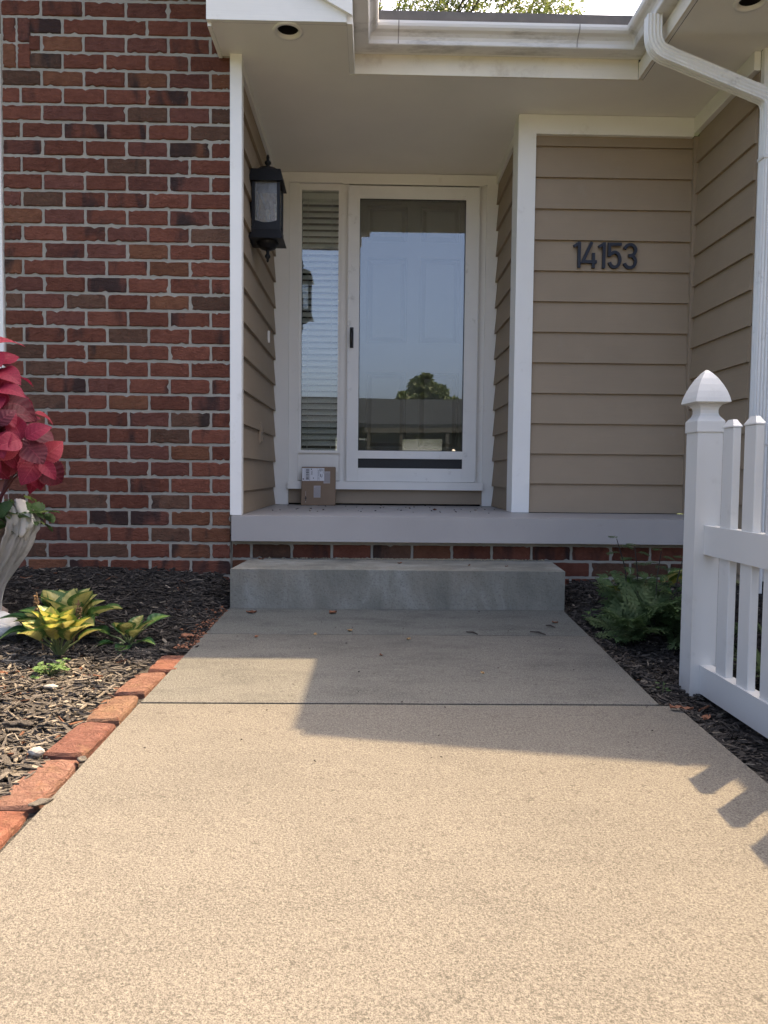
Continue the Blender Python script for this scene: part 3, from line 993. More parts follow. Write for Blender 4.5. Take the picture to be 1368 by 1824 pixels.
# gutter swept along three eaves
PR = [(0.0, 0.085), (0.0, 0.0), (0.066, 0.0), (0.070, 0.004), (0.071, 0.020), (0.076, 0.034), (0.088, 0.046), (0.103, 0.054), (0.112, 0.064), (0.115, 0.076), (0.115, 0.088), (0.106, 0.090), (0.105, 0.083)]
GZ = 2.674
bm = B()
rows = []
for d, z in PR:
    rows.append([bm.verts.new(p) for p in ((-0.0995 + d, 3.31, GZ + z), (-0.0995 + d, 3.7145 - d, GZ + z), (1.3285 - d, 3.7145 - d, GZ + z), (1.3285 - d, 3.0, GZ + z))])
for A, C in zip(rows, rows[1:]):
    for k in range(3):
        bm.faces.new((A[k], A[k + 1], C[k + 1], C[k]))
for k in (0, 3):
    bm.faces.new([r[k] for r in rows[:11]])
gut = part('gutter', bm, M['gutter'], 0, label='stained white gutter along the eaves above the entry')
for x in (0.11, 0.98):
    bm = B()
    rr = [(d + 0.0012, z) for d, z in PR[3:11]]
    a = [bm.verts.new((x, 3.7145 - d, GZ + z)) for d, z in rr]; b = [bm.verts.new((x + 0.006, 3.7145 - d, GZ + z)) for d, z in rr]
    for i in range(len(rr) - 1): bm.faces.new((a[i], b[i], b[i + 1], a[i + 1]))
    part('gutter_seam', bm, M['seam'], 0, parent=gut)

# --- roofs: brick gable on the left, low roof over the entry, gable of the right wing
TH = 0.05


def roof(name, pts, th=TH, label=None):
    bm = B()
    lo = [bm.verts.new(p) for p in pts]
    hi = [bm.verts.new((p[0], p[1], p[2] + th)) for p in pts]
    n = len(pts)
    bm.faces.new(lo[::-1]); bm.faces.new(hi)
    for i in range(n): bm.faces.new((lo[i], lo[(i + 1) % n], hi[(i + 1) % n], hi[i]))
    return part(name, bm, M['shingle'], 0, label=label)


SLP, SLC, SRR = 0.53, 0.36, 0.36
roof('roof', [(-0.075, 3.30, 2.80), (-0.075, 9, 2.80), (-3.2, 9, 2.80 + SLP * 3.125), (-3.2, 3.30, 2.80 + SLP * 3.125)], label='shingle roof of the brick gable')
roof('roof', [(-6.33, 3.30, 2.80), (-6.33, 9, 2.80), (-3.2, 9, 2.80 + SLP * 3.125), (-3.2, 3.30, 2.80 + SLP * 3.125)])
roof('roof', [(-0.40, 3.69, 2.795), (1.70, 3.69, 2.795), (1.70, 8.6, 2.795 + SLC * 4.91), (-0.40, 8.6, 2.795 + SLC * 4.91)], label='shingle roof over the entry')
roof('roof', [(1.305, 3.0, 2.80), (1.305, 9, 2.80), (4.4, 9, 2.80 + SRR * 3.1), (4.4, 3.0, 2.80 + SRR * 3.1)], label='shingle roof of the right wing')
roof('roof', [(7.5, 3.0, 2.80), (7.5, 9, 2.80), (4.4, 9, 2.80 + SRR * 3.1), (4.4, 3.0, 2.80 + SRR * 3.1)])
roof('roof', [(2.255, 0.4, 2.80), (2.255, 2.995, 2.80), (4.6, 2.995, 2.80 + SRR * 2.41), (4.6, 0.4, 2.80 + SRR * 2.41)], label='added unseen roof shading the fence')  # added out of view to cast the scalloped shadow beside the fence
roof('roof', [(7.0, 0.4, 2.80), (7.0, 2.995, 2.80), (4.6, 2.995, 2.80 + SRR * 2.41), (4.6, 0.4, 2.80 + SRR * 2.41)])
part('shade_roof_wall', bx(2.75, 6.5, 0.8, 3.0, -0.15, 2.79), M['siding'], 0)  # unseen wall added beneath that roof
part('drip_edge', bx(-0.05, 1.28, 3.668, 3.690, 2.795, 2.848), M['shingle_edge'], 0.003)
part('drip_edge', bx(-0.075, -0.052, 3.31, 3.66, 2.80, 2.848), M['shingle_edge'], 0.003)
part('drip_edge', bx(1.282, 1.3045, 3.0, 3.66, 2.795, 2.848), M['shingle_edge'], 0.003)
# boxed return at the foot of the left gable and its rake
bm = B()
prism(bm, [(-0.742, CZ), (-0.1255, CZ), (-0.1255, 2.79), (-0.742, 2.80 + SLP * 0.64)], 'y', 3.322, 3.344)
part('return_board', bm, M['white_grain'], 0.003, label='white grained board closing the gable return')
bm = B()
prism(bm, [(-0.1005, 2.600), (-0.1005, 2.79), (-3.2, 2.79 + SLP * 3.1), (-3.2, 2.60 + SLP * 3.1)], 'y', 3.303, 3.3215)
part('rake_board', bm, M['white_grain'], 0.003, label='white rake board of the brick gable')
part('return_side', bx(-0.7415, -0.7255, 3.3445, BR - 0.006, CZ - 0.016, 2.95), M['white_grain'], 0.003)
bm = B()
prism(bm, [(-0.7255, 2.95), (-0.1255, 2.66), (-0.1255, 2.79), (-3.2, 2.79 + SLP * 3.1), (-3.2, 2.74 + SLP * 3.1)], 'y', 3.345, 3.36)
part('rake_soffit', bm, M['ceiling'], 0)
# front rake of the right wing
bm = B()
prism(bm, [(1.329, 2.60), (1.329, 2.795), (4.4, 2.795 + SRR * 3.07), (4.4, 2.60 + SRR * 3.07)], 'y', 3.005, 3.03)
part('rake_board', bm, M['white_grain'], 0.003)
bm = B()
prism(bm, [(1.345, CZ - 0.0), (5.2, CZ - 0.0), (4.4, 2.70 + SRR * 3.07), (1.345, 2.70)], 'y', 3.031, 3.049)
part('gable_board', bm, M['white_grain'], 0)
# sheathing that closes the house behind the porch and the wings
part('back_wall', bx(-0.69, -0.665, BR + 0.26, DW + 0.1, -0.1, 2.75), M['dark'], 0)
part('subfloor', bx(-0.72, 0.9, DW + 0.045, 6.29, -0.1, 0.44), M['dark'], 0)
part('back_wall', bx(-0.72, 0.9, 6.3, 6.4, -0.1, 3.4), M['dark'], 0)
part('back_wall', bx(XA + 0.095, XR, DR + 0.12, DR + 0.2, -0.1, 2.8), M['dark'], 0)
part('back_wall', bx(XR + 0.095, 5.2, 3.57, 3.6, -0.1, 3.0), M['dark'], 0)

# --- downspout with two elbows


def ribbed(w, h):
    """corrugated rectangular section, points (a,b)"""
    pts = []
    def side(p, q, nr):
        for i in range(nr * 4):
            t = i / (nr * 4)
            off = 0.0 if (i % 4) < 2 else 0.0035
            pts.append((p, q, t, off))
    n = 4
    out = []
    cs = [(-w / 2, -h / 2), (w / 2, -h / 2), (w / 2, h / 2), (-w / 2, h / 2)]
    for k in range(4):
        a, b = cs[k], cs[(k + 1) % 4]
        nr = 4 if k % 2 == 0 else 3
        nx, nz = ((0, 1), (-1, 0), (0, -1), (1, 0))[k]
        for i in range(nr * 4):
            t = (i + 0.5) / (nr * 4)
            off = 0.0035 if i % 4 in (1, 2) else 0.0
            out.append((a[0] + (b[0] - a[0]) * t + nx * off, a[1] + (b[1] - a[1]) * t + nz * off))
    return out


def sweep(bm, path, sec, up=Vector((0, -1, 0.02))):
    path = [Vector(p) for p in path]
    rings = []
    for i, p in enumerate(path):
        d = (path[min(i + 1, len(path) - 1)] - path[max(0, i - 1)]).normalized()
        b = (up - d * up.dot(d)).normalized()
        a = b.cross(d).normalized()
        k = 1.0
        rings.append([bm.verts.new(p + a * s[0] + b * s[1]) for s in sec])
    n = len(sec)
    for A, C in zip(rings, rings[1:]):
        for k in range(n): bm.faces.new((A[k], A[(k + 1) % n], C[(k + 1) % n], C[k]))
    bm.faces.new(rings[0][::-1]); bm.faces.new(rings[-1])
    return bm


sec = ribbed(0.066, 0.050)
DSX = 1.818
arc1 = [(1.257, 3.385, 2.672), (1.257, 3.385, 2.610), (1.258, 3.385, 2.585), (1.262, 3.386, 2.562), (1.272, 3.387, 2.540), (1.288, 3.388, 2.522), (1.31, 3.389, 2.510), (1.34, 3.390, 2.499)]
run = [(1.34, 3.390, 2.499), (1.73, 3.404, 2.362)]
arc2 = [(1.73, 3.404, 2.362), (1.768, 3.406, 2.350), (1.79, 3.407, 2.340), (1.806, 3.408, 2.322), (1.815, 3.409, 2.292), (1.818, 3.410, 2.255), (DSX, 3.410, 2.21)]
ds = empty('downspout', (DSX, 3.41, 0.0), parent=house)
ds['label'] = 'white corrugated downspout bending from gutter to the corner'
part('elbow', sweep(B(), arc1, sec), M['alu'], 0, parent=ds)
part('run', sweep(B(), run, ribbed(0.064, 0.048)), M['alu'], 0, parent=ds)
part('elbow', sweep(B(), arc2, ribbed(0.0655, 0.0495)), M['alu'], 0, parent=ds)
part('pipe', sweep(B(), [(DSX, 3.410, 2.215), (DSX, 3.410, 0.05)], ribbed(0.064, 0.048)), M['alu'], 0, parent=ds)
bm = B()
for i in range(5):
    # pleats on the outer side of the first elbow
    a = 0.15 + i * 0.22
for z in (2.06, 0.75):
    part('strap', bx(DSX - 0.037, DSX + 0.037, 3.383, 3.440, z, z + 0.012), M['alu'], 0.001, parent=ds)

# ------------------------------------------------------------------ wall lantern
LX0, LX1 = -0.640, -0.492
LY0, LY1 = 3.925, 4.073
lc = ((LX0 + LX1) / 2, (LY0 + LY1) / 2)
lan = empty('wall_lantern', (lc[0], lc[1], 1.77), 'black metal coach lantern with seeded glass on the left siding', 'lantern')
bm = B()


def frustum(bm, hx0, hy0, z0, hx1, hy1, z1, c=lc):
    a = [bm.verts.new((c[0] + sx * hx0, c[1] + sy * hy0, z0)) for sx, sy in ((-1, -1), (1, -1), (1, 1), (-1, 1))]
    b = [bm.verts.new((c[0] + sx * hx1, c[1] + sy * hy1, z1)) for sx, sy in ((-1, -1), (1, -1), (1, 1), (-1, 1))]
    bm.faces.new(a[::-1]); bm.faces.new(b)
    for k in range(4): bm.faces.new((a[k], a[(k + 1) % 4], b[(k + 1) % 4], b[k]))


H2 = (LX1 - LX0) / 2
# cage: four posts, top and bottom plates and arched fillers in front and at the side
for sx in (LX0, LX1 - 0.016):
    for sy in (LY0, LY1 - 0.016):
        box(bm, sx, sx + 0.016, sy, sy + 0.016, 1.928, 2.215)
box(bm, LX0 - 0.002, LX1 + 0.002, LY0 - 0.002, LY1 + 0.002, 1.912, 1.9275)
for (yy) in (LY0 + 0.002,):
    n = 10
    for top in (1, 0):
        w0, w1 = LX0 + 0.0165, LX1 - 0.0165
        for i in range(n):
            xa = w0 + (w1 - w0) * i / n; xb = w0 + (w1 - w0) * (i + 1) / n
            def edge(x):
                t = (x - w0) / (w1 - w0) * 2 - 1
                return (2.178 - 0.014 * t * t) if top else (1.948 + 0.011 * t * t)
            zz = 2.215 if top else 1.928
            q = [(xa, edge(xa)), (xb, edge(xb)), (xb, zz), (xa, zz)]
            prism(bm, q, 'y', yy, yy + 0.010)
obj('cage', bm, M['black'], lan)
bm = B()
box(bm, LX0 + .0166, LX1 - .0166, LY0 + 0.006, LY0 + 0.009, 1.930, 2.213)
box(bm, LX1 - 0.010, LX1 - 0.007, LY0 + .0166, LY1 - .0166, 1.930, 2.213)
box(bm, LX0 + 0.007, LX0 + 0.010, LY0 + .0166, LY1 - .0166, 1.930, 2.213)
obj('glass', bm, M['seeded'], lan)
bm = B()
frustum(bm, H2 + 0.017, H2 + 0.017, 2.158, H2 + 0.003, H2 + 0.003, 2.222)
# hollow look: dark underside only
lathe(bm, [(0.062, 0), (0.063, 0.010), (0.055, 0.022), (0.036, 0.030), (0.018, 0.034)], (lc[0], lc[1], 2.2225), 20)
obj('roof', bm, M['black'], lan)
bm = B()
lathe(bm, [(0.010, 0), (0.007, 0.006), (0.010, 0.014), (0.017, 0.022), (0.017, 0.030), (0.009, 0.038), (0.007, 0.044), (0.009, 0.052), (0.006, 0.066), (0.001, 0.070)], (lc[0], lc[1], 2.2565), 14)
obj('finial', bm, M['black'], lan, smooth=True)
bm = B()
frustum(bm, H2 + 0.017, H2 + 0.017, 1.862, H2 + 0.002, H2 + 0.002, 1.9115)
lathe(bm, [(0.014, -0.040), (0.040, -0.030), (0.056, -0.014), (0.060, -0.0005)], (lc[0], lc[1], 1.862), 20)
obj('base', bm, M['black'], lan)
bm = B()
lathe(bm, [(0.001, -0.064), (0.007, -0.058), (0.007, -0.046), (0.015, -0.036), (0.015, -0.028), (0.008, -0.018), (0.008, -0.008), (0.012, 0)], (lc[0], lc[1], 1.823), 14)
obj('finial', bm, M['black'], lan, smooth=True)
obj('back_plate', bx(XL - 0.004, XL + 0.012, LY0 + 0.03, LY1 - 0.03, 1.85, 2.19), M['black'], lan, bevel=0.003)
obj('arm', bx(XL + 0.0125, LX0 - 0.003, lc[1] - 0.02, lc[1] + 0.02, 1.885, 1.912), M['black'], lan, bevel=0.003)
bm = lathe(B(), [(0.011, 0), (0.011, 0.075), (0.009, 0.080)], (lc[0], lc[1], 1.955), 14)
obj('candle_sleeve', bm, M['candle'], lan, smooth=True)
bm = lathe(B(), [(0.018, -0.03), (0.02, -0.008), (0.016, 0.0)], (lc[0], lc[1], 1.955), 14)
obj('socket', bm, M['black'], lan, smooth=True)
bm = lathe(B(), [(0.006, 0), (0.013, 0.016), (0.012, 0.030), (0.006, 0.048), (0.001, 0.062)], (lc[0], lc[1], 2.030), 14)
obj('bulb', bm, M['bulb'], lan, smooth=True)

lan.location.z -= 0.034

# ------------------------------------------------------------------ house number 14153


def stroke(bm, pts, w, y0, y1, closed=False):
    """flat ribbon of width w along 2D pts, extruded from y0 (front) to y1"""
    P = [Vector((p[0], p[1])) for p in pts]
    L, Rr = [], []
    for i, p in enumerate(P):
        d0 = (P[i] - P[i - 1]).normalized() if i > 0 else None
        d1 = (P[i + 1] - P[i]).normalized() if i < len(P) - 1 else None
        d0 = d0 or d1; d1 = d1 or d0
        n0 = Vector((-d0.y, d0.x)); n1 = Vector((-d1.y, d1.x))
        m_ = (n0 + n1).normalized()
        k = w / 2 / max(0.35, m_.dot(n0))
        L.append(p + m_ * k); Rr.append(p - m_ * k)
    poly = L + Rr[::-1]
    n = len(L)
    fr = [bm.verts.new((p.x, y0, p.y)) for p in poly]
    bk = [bm.verts.new((p.x, y1, p.y)) for p in poly]
    N_ = len(poly)
    for i in range(n - 1):
        a, b, c, d = i, i + 1, N_ - 2 - i, N_ - 1 - i
        bm.faces.new((fr[a], fr[b], fr[c], fr[d])); bm.faces.new((bk[d], bk[c], bk[b], bk[a]))
    for i in range(N_):
        j = (i + 1) % N_
        f = bm.faces.new((fr[i], bk[i], bk[j], fr[j])); f.material_index = 1


def arc(cx, cz, rx, rz, a0, a1, n=12):
    return [(cx + rx * cos(radians(a0 + (a1 - a0) * i / n)), cz + rz * sin(radians(a0 + (a1 - a0) * i / n))) for i in range(n + 1)]


NUM = empty('house_number', (1.29, DR - 0.03, 1.745), 'blue black metal numbers 14153 on the taupe siding', 'house number')
W_, HN = 0.0165, 0.142
zb0 = 1.7485


def digit(ch, x0, x1, dz):
    z0, z1 = zb0 + dz, zb0 + dz + HN
    bm = B()
    ya, yb = DR - 0.034, DR - 0.020
    h = W_ / 2
    if ch == '1':
        stroke(bm, [(x0 + 0.003, z1 - 0.026), (x1 - h - 0.004, z1 - 0.009)], W_ * 0.95, ya, yb)
        stroke(bm, [(x1 - h, z1), (x1 - h, z0)], W_, ya - 0.0005, yb)
    if ch == '4':
        stroke(bm, [(x0 + (x1 - x0) * 0.66, z1), (x0 + h * 1.1, z0 + 0.034), (x1, z0 + 0.034)], W_, ya, yb)
        stroke(bm, [(x1 - 0.019, z0 + 0.082), (x1 - 0.019, z0)], W_, ya - 0.0005, yb)
    if ch == '5':
        stroke(bm, [(x1, z1 - h), (x0 + h, z1 - h), (x0 + h, z0 + 0.066)] , W_, ya, yb)
        cx, rx = (x0 + x1) / 2, (x1 - x0) / 2 - h
        stroke(bm, [(x0 + h * 0.6, z0 + 0.071)] + arc(cx, z0 + 0.049, rx, 0.041, 130, -160, 20), W_, ya - 0.0005, yb)
    if ch == '3':
        cx, rx = (x0 + x1) / 2, (x1 - x0) / 2 - h
        stroke(bm, arc(cx, z1 - 0.038, rx, 0.030, 170, -75, 16) + [(cx - 0.008, z0 + 0.0735)], W_, ya, yb)
        stroke(bm, [(cx - 0.008, z0 + 0.0745)] + arc(cx, z0 + 0.041, rx, 0.0335, 72, -165, 18), W_, ya - 0.0005, yb)
    o = obj('digit', bm, [M['number'], M['numside']], NUM)
    o['label'] = 'number %s' % ch
    # screws
    for sx, sz in ({'1': [(x1 - h, z1 - 0.012), (x1 - h, z0 + 0.014)], '4': [(x0 + (x1 - x0) * 0.6, z1 - 0.014), (x1 - 0.019, z0 + 0.034)],
                    '5': [((x0 + x1) / 2, z1 - h), ((x0 + x1) / 2, z0 + h)], '3': [((x0 + x1) / 2, z1 - h), ((x0 + x1) / 2, z0 + h)]}[ch]):
        b2 = B()
        prism(b2, [(sx + 0.0032 * cos(2 * pi * i / 8), sz + 0.0032 * sin(2 * pi * i / 8)) for i in range(8)], 'y', ya - 0.0016, ya)
        obj('screw', b2, M['numside'], o)


for ch, a, b, dz in (('1', 1.112, 1.153, 0.0035), ('4', 1.157, 1.244, 0.003), ('1', 1.250, 1.291, 0.002), ('5', 1.305, 1.381, 0.001), ('3', 1.390, 1.468, 0.0)):
    digit(ch, a, b, dz)

# doorbell and outlet on the left siding
bell = obj('doorbell', bx(XL + 0.012, XL + 0.024, 4.585, 4.605, 1.405, 1.475), M['white'], bevel=0.002)
tag(bell, 'slim white doorbell button on the left siding beside the door', 'doorbell')
out = empty('outlet_cover', (XL + 0.016, 4.28, 0.76), 'taupe painted outdoor outlet cover low on the left siding', 'outlet')
obj('plate', bx(XL + 0.008, XL + 0.023, 4.25, 4.325, 0.765, 0.885), M['taupe'], out, bevel=0.003)
for z in (0.795, 0.845):
    obj('socket', bx(XL + 0.0232, XL + 0.029, 4.270, 4.305, z - 0.014, z + 0.016), M['taupe'], out, bevel=0.002)
for z in (0.795, 0.845):
    obj('slot', bx(XL + 0.0292, XL + 0.0296, 4.281, 4.294, z - 0.006, z + 0.008), M['ink'], out)

# ------------------------------------------------------------------ window blind behind the sidelight
BY = DW + 0.050
bl = empty('window_blind', (-0.352, BY, 0.76), 'white horizontal slat blind hanging inside the sidelight', 'blind')
bm = B()
hw, ang = 0.0235, radians(52)
pf_ = []
for i in range(7):
    t = -1 + 2 * i / 6
    yy = t * hw; zz = 0.004 * (1 - t * t)
    pf_.append((yy * cos(ang) - zz * sin(ang), yy * sin(ang) + zz * cos(ang)))
a = [bm.verts.new((-0.120, p[0], p[1])) for p in pf_]; b = [bm.verts.new((0.120, p[0], p[1])) for p in pf_]
for i in range(6): bm.faces.new((a[i], b[i], b[i + 1], a[i + 1]))
sme = bpy.data.meshes.new('slat'); bm.to_mesh(sme); bm.free(); sme.materials.append(M['blind'])
zz = 2.41
srnd = random.Random(3)
while zz > 0.775:
    inst('slat', sme, bl, (-0.352, BY, zz), (srnd.uniform(-.05, .05), srnd.uniform(-0.004, 0.004), 0))
    zz -= 0.0412
obj('head_rail', bx(-0.473, -0.231, BY - 0.022, BY + 0.022, 2.425, 2.465), M['blind'], bl, bevel=0.002)
obj('bottom_rail', bx(-0.473, -0.231, BY - 0.02, BY + 0.02, 0.753, 0.765), M['blind'], bl, bevel=0.002)
for x in (-0.435, -0.276):
    obj('cord', tube(B(), [(x, BY - 0.026, 2.43), (x + 0.002, BY - 0.026, 1.6), (x, BY - 0.026, 0.76)], 0.0016, 5), M['cord'], bl)

# ------------------------------------------------------------------ cardboard package leaning on the sill
pk = empty('cardboard_package', (-0.345, 4.80, PZ), 'flat brown cardboard mailer with white shipping label leaning under the sidelight', 'package')
PKM = Matrix.Translation((-0.3465, 4.815, PZ + 0.0015)) @ Matrix.Rotation(radians(-14), 4, 'X') @ Matrix.Rotation(radians(-0.4), 4, 'Y')


def pkbox(name, x0, x1, z0, z1, y0, y1, mat, parent, bev=0, extra=None):
    bm = bx(x0, x1, y0, y1, z0, z1)
    if bev:
        es = list(bm.edges)
        bmesh.ops.bevel(bm, geom=es, offset=bev, segments=1, affect='EDGES')
    bmesh.ops.transform(bm, matrix=PKM, verts=bm.verts)
    return obj(name, bm, mat, parent)


PW, PH = 0.226, 0.262
pkbox('carton', -PW / 2, PW / 2, 0, PH, 0, 0.032, M['kraft'], pk, 0.003)
pkbox('flap', PW / 2 - 0.016, PW / 2 - 0.001, 0.004, PH - 0.004, -0.0012, -0.0002, M['kraft'], pk)
lb = pkbox('shipping_label', -0.109, 0.038, 0.165, 0.252, -0.0018, -0.0003, M['label'], pk)
lb['label'] = 'white shipping label with a barcode and the letter G'
lb2 = pkbox('paper_sticker', 0.034, 0.077, 0.148, 0.230, -0.0011, -0.00025, M['label2'], pk)
lb3 = pkbox('paper_sticker', -0.030, 0.015, 0.052, 0.132, -0.0018, -0.0003, M['label2'], pk)


def ink(parent, rects, y, mat):
    bm = B()
    for x0, x1, z0, z1 in rects: box(bm, x0, x1, y, y + 0.0004, z0, z1)
    bmesh.ops.transform(bm, matrix=PKM, verts=bm.verts)
    return obj('print', bm, mat, parent)


r_ = random.Random(5)
bars = []
z = 0.173
while z < 0.247:
    h_ = r_.choice((0.0012, 0.002, 0.0032))
    bars.append((-0.083, -0.063, z, z + h_)); z += h_ + r_.choice((0.001, 0.0016, 0.0024))
obj_b = ink(lb, bars, -0.0024, M['ink'])
rr = [(-0.0585, -0.0570, 0.166, 0.251), (-0.0895, -0.0885, 0.166, 0.251), (0.0055, 0.0065, 0.166, 0.251), (-0.0065, -0.0058, 0.166, 0.251)]
rr += [(-0.104, -0.096, 0.173, 0.181)]
rr += [(-0.050, -0.044, 0.240, 0.248), (-0.036, -0.031, 0.18, 0.187)]
ink(lb, rr, -0.0024, M['ink'])
tx = []
for x, z0, z1 in ((-0.042, 0.205, 0.236), (-0.047, 0.205, 0.232), (0.000, 0.195, 0.24), (0.025, 0.190, 0.212), (0.031, 0.215, 0.247), (0.020, 0.185, 0.20), (-0.001, 0.175, 0.19)):
    tx.append((x - 0.0011, x + 0.0011, z0, z1))
ink(lb, tx, -0.0024, M['ink2'])
ink(lb, [(0.012, 0.016, 0.192, 0.212)], -0.0024, M['ink'])
# the large letter G, printed sideways like the rest of the label
bm = B()
pts = arc(0, 0, 0.0075, 0.0075, 50, 335, 16)
stroke(bm, pts + [(0.0070, 0.0002), (0.0012, 0.0002)], 0.0026, -0.0024, -0.0020)
bmesh.ops.transform(bm, matrix=PKM @ Matrix.Translation((0.0165, 0, 0.238)) @ Matrix.Rotation(pi / 2, 4, 'Y'), verts=bm.verts)
obj('letter', bm, [M['ink'], M['ink']], lb)
for o_, xs, z0, z1 in ((lb2, [0.040 + 0.0055 * i for i in range(7)], 0.153, 0.226), (lb3, [-0.026 + 0.006 * i for i in range(7)], 0.056, 0.129)):
    ink(o_, [(x, x + 0.0016, z0, z1 - r_.uniform(0, 0.012)) for x in xs], -0.0024 if o_ is lb3 else -0.0016, M['ink2'])
bm = B()
for x0, x1, z0, z1 in ((-0.084, -0.080, 0.030, 0.062), (-0.088, -0.076, 0.044, 0.051)): box(bm, x0, x1, -0.0006, -0.0002, z0, z1)
bmesh.ops.transform(bm, matrix=PKM, verts=bm.verts)
obj('print', bm, M['ink'], pk)
bm = B()
for x0, x1, z0, z1 in ((-0.0835, -0.0815, 0.063, 0.095), (-0.084, -0.081, 0.018, 0.029)): box(bm, x0, x1, -0.0006, -0.0002, z0, z1)
bmesh.ops.transform(bm, matrix=PKM, verts=bm.verts)
obj('print', bm, M['label2'], pk)

# ------------------------------------------------------------------ picket fence
FX0, FX1 = 1.070, 1.154
FY = 2.383
fence = empty('picket_fence', (1.11, FY, -0.14), 'white vinyl picket fence beside the walk', 'fence')


def fpost(y):
    p = obj('post', bx(FX0, FX1, y, y + 0.084, -0.20, 0.751), M['vinyl'], fence, bevel=0.004, seg=2)
    c = ((FX0 + FX1) / 2, y + 0.042)
    bm = B()
    # gothic cap: square section profile
    prof = [(0.0395, 0.722), (0.0400, 0.724), (0.0400, 0.753), (0.0385, 0.756), (0.034, 0.762), (0.0285, 0.769), (0.0260, 0.777), (0.0258, 0.786), (0.028, 0.794), (0.034, 0.801),
            (0.0480, 0.8055), (0.0505, 0.8075), (0.0480, 0.820), (0.0425, 0.838), (0.0340, 0.858), (0.0235, 0.877), (0.0120, 0.893), (0.0045, 0.9005), (0.001, 0.9025)]
    rings = []
    for r, z in prof:
        r, z = r * 1.15, 0.59 + (z - 0.59) * 1.15
        rings.append([bm.verts.new((c[0] + sx * r, c[1] + sy * r, z)) for sx, sy in ((-1, -1), (1, -1), (1, 1), (-1, 1))])
    for A, C in zip(rings, rings[1:]):
        for k in range(4): bm.faces.new((A[k], A[(k + 1) % 4], C[(k + 1) % 4], C[k]))
    bm.faces.new(rings[0][::-1]); bm.faces.new(rings[-1])
    o = obj('cap', bm, M['vinyl'], p)
    o['label'] = 'pointed gothic post cap'
    return p


fpost(FY)
fpost(-0.05)
for z0, z1 in ((0.339, 0.4345), (-0.125, -0.031)):
    obj('rail', bx(1.101, 1.143, 0.0345, FY - 0.0005, z0, z1), M['vinyl'], fence, bevel=0.003, seg=2)
pmb = B()
PWY, PX = 0.067, 0.0245
box(pmb, -PX / 2, PX / 2, -PWY / 2, PWY / 2, 0, 0.835)
es = [e for e in pmb.edges if abs(e.verts[0].co.z - e.verts[1].co.z) > 0.1]
bmesh.ops.bevel(pmb, geom=es, offset=0.002, segments=1, affect='EDGES')
pme = bpy.data.meshes.new('picket'); pmb.to_mesh(pme); pmb.free(); pme.materials.append(M['vinyl'])
bm = B()
a = [bm.verts.new((sx * (PX / 2 + 0.0022), sy * (PWY / 2 + 0.0022), 0)) for sx, sy in ((-1, -1), (1, -1), (1, 1), (-1, 1))]
a2 = [bm.verts.new((sx * (PX / 2 + 0.0022), sy * (PWY / 2 + 0.0022), 0.004)) for sx, sy in ((-1, -1), (1, -1), (1, 1), (-1, 1))]
b = [bm.verts.new((sx * PX * 0.25, sy * PWY * 0.24, 0.025)) for sx, sy in ((-1, -1), (1, -1), (1, 1), (-1, 1))]
bm.faces.new(a[::-1]); bm.faces.new(b)
for A, C in ((a, a2), (a2, b)):
    for k in range(4): bm.faces.new((A[k], A[(k + 1) % 4], C[(k + 1) % 4], C[k]))
cme = bpy.data.meshes.new('picket_cap'); bm.to_mesh(cme); bm.free(); cme.materials.append(M['vinyl'])
y = 2.259
while y > 0.08:
    p = inst('picket', pme, fence, (1.122, y, -0.088), (0, 0, random.uniform(-.01, .01)))
    inst('picket_cap', cme, p, (1.122, y, 0.748))
    y -= 0.1328

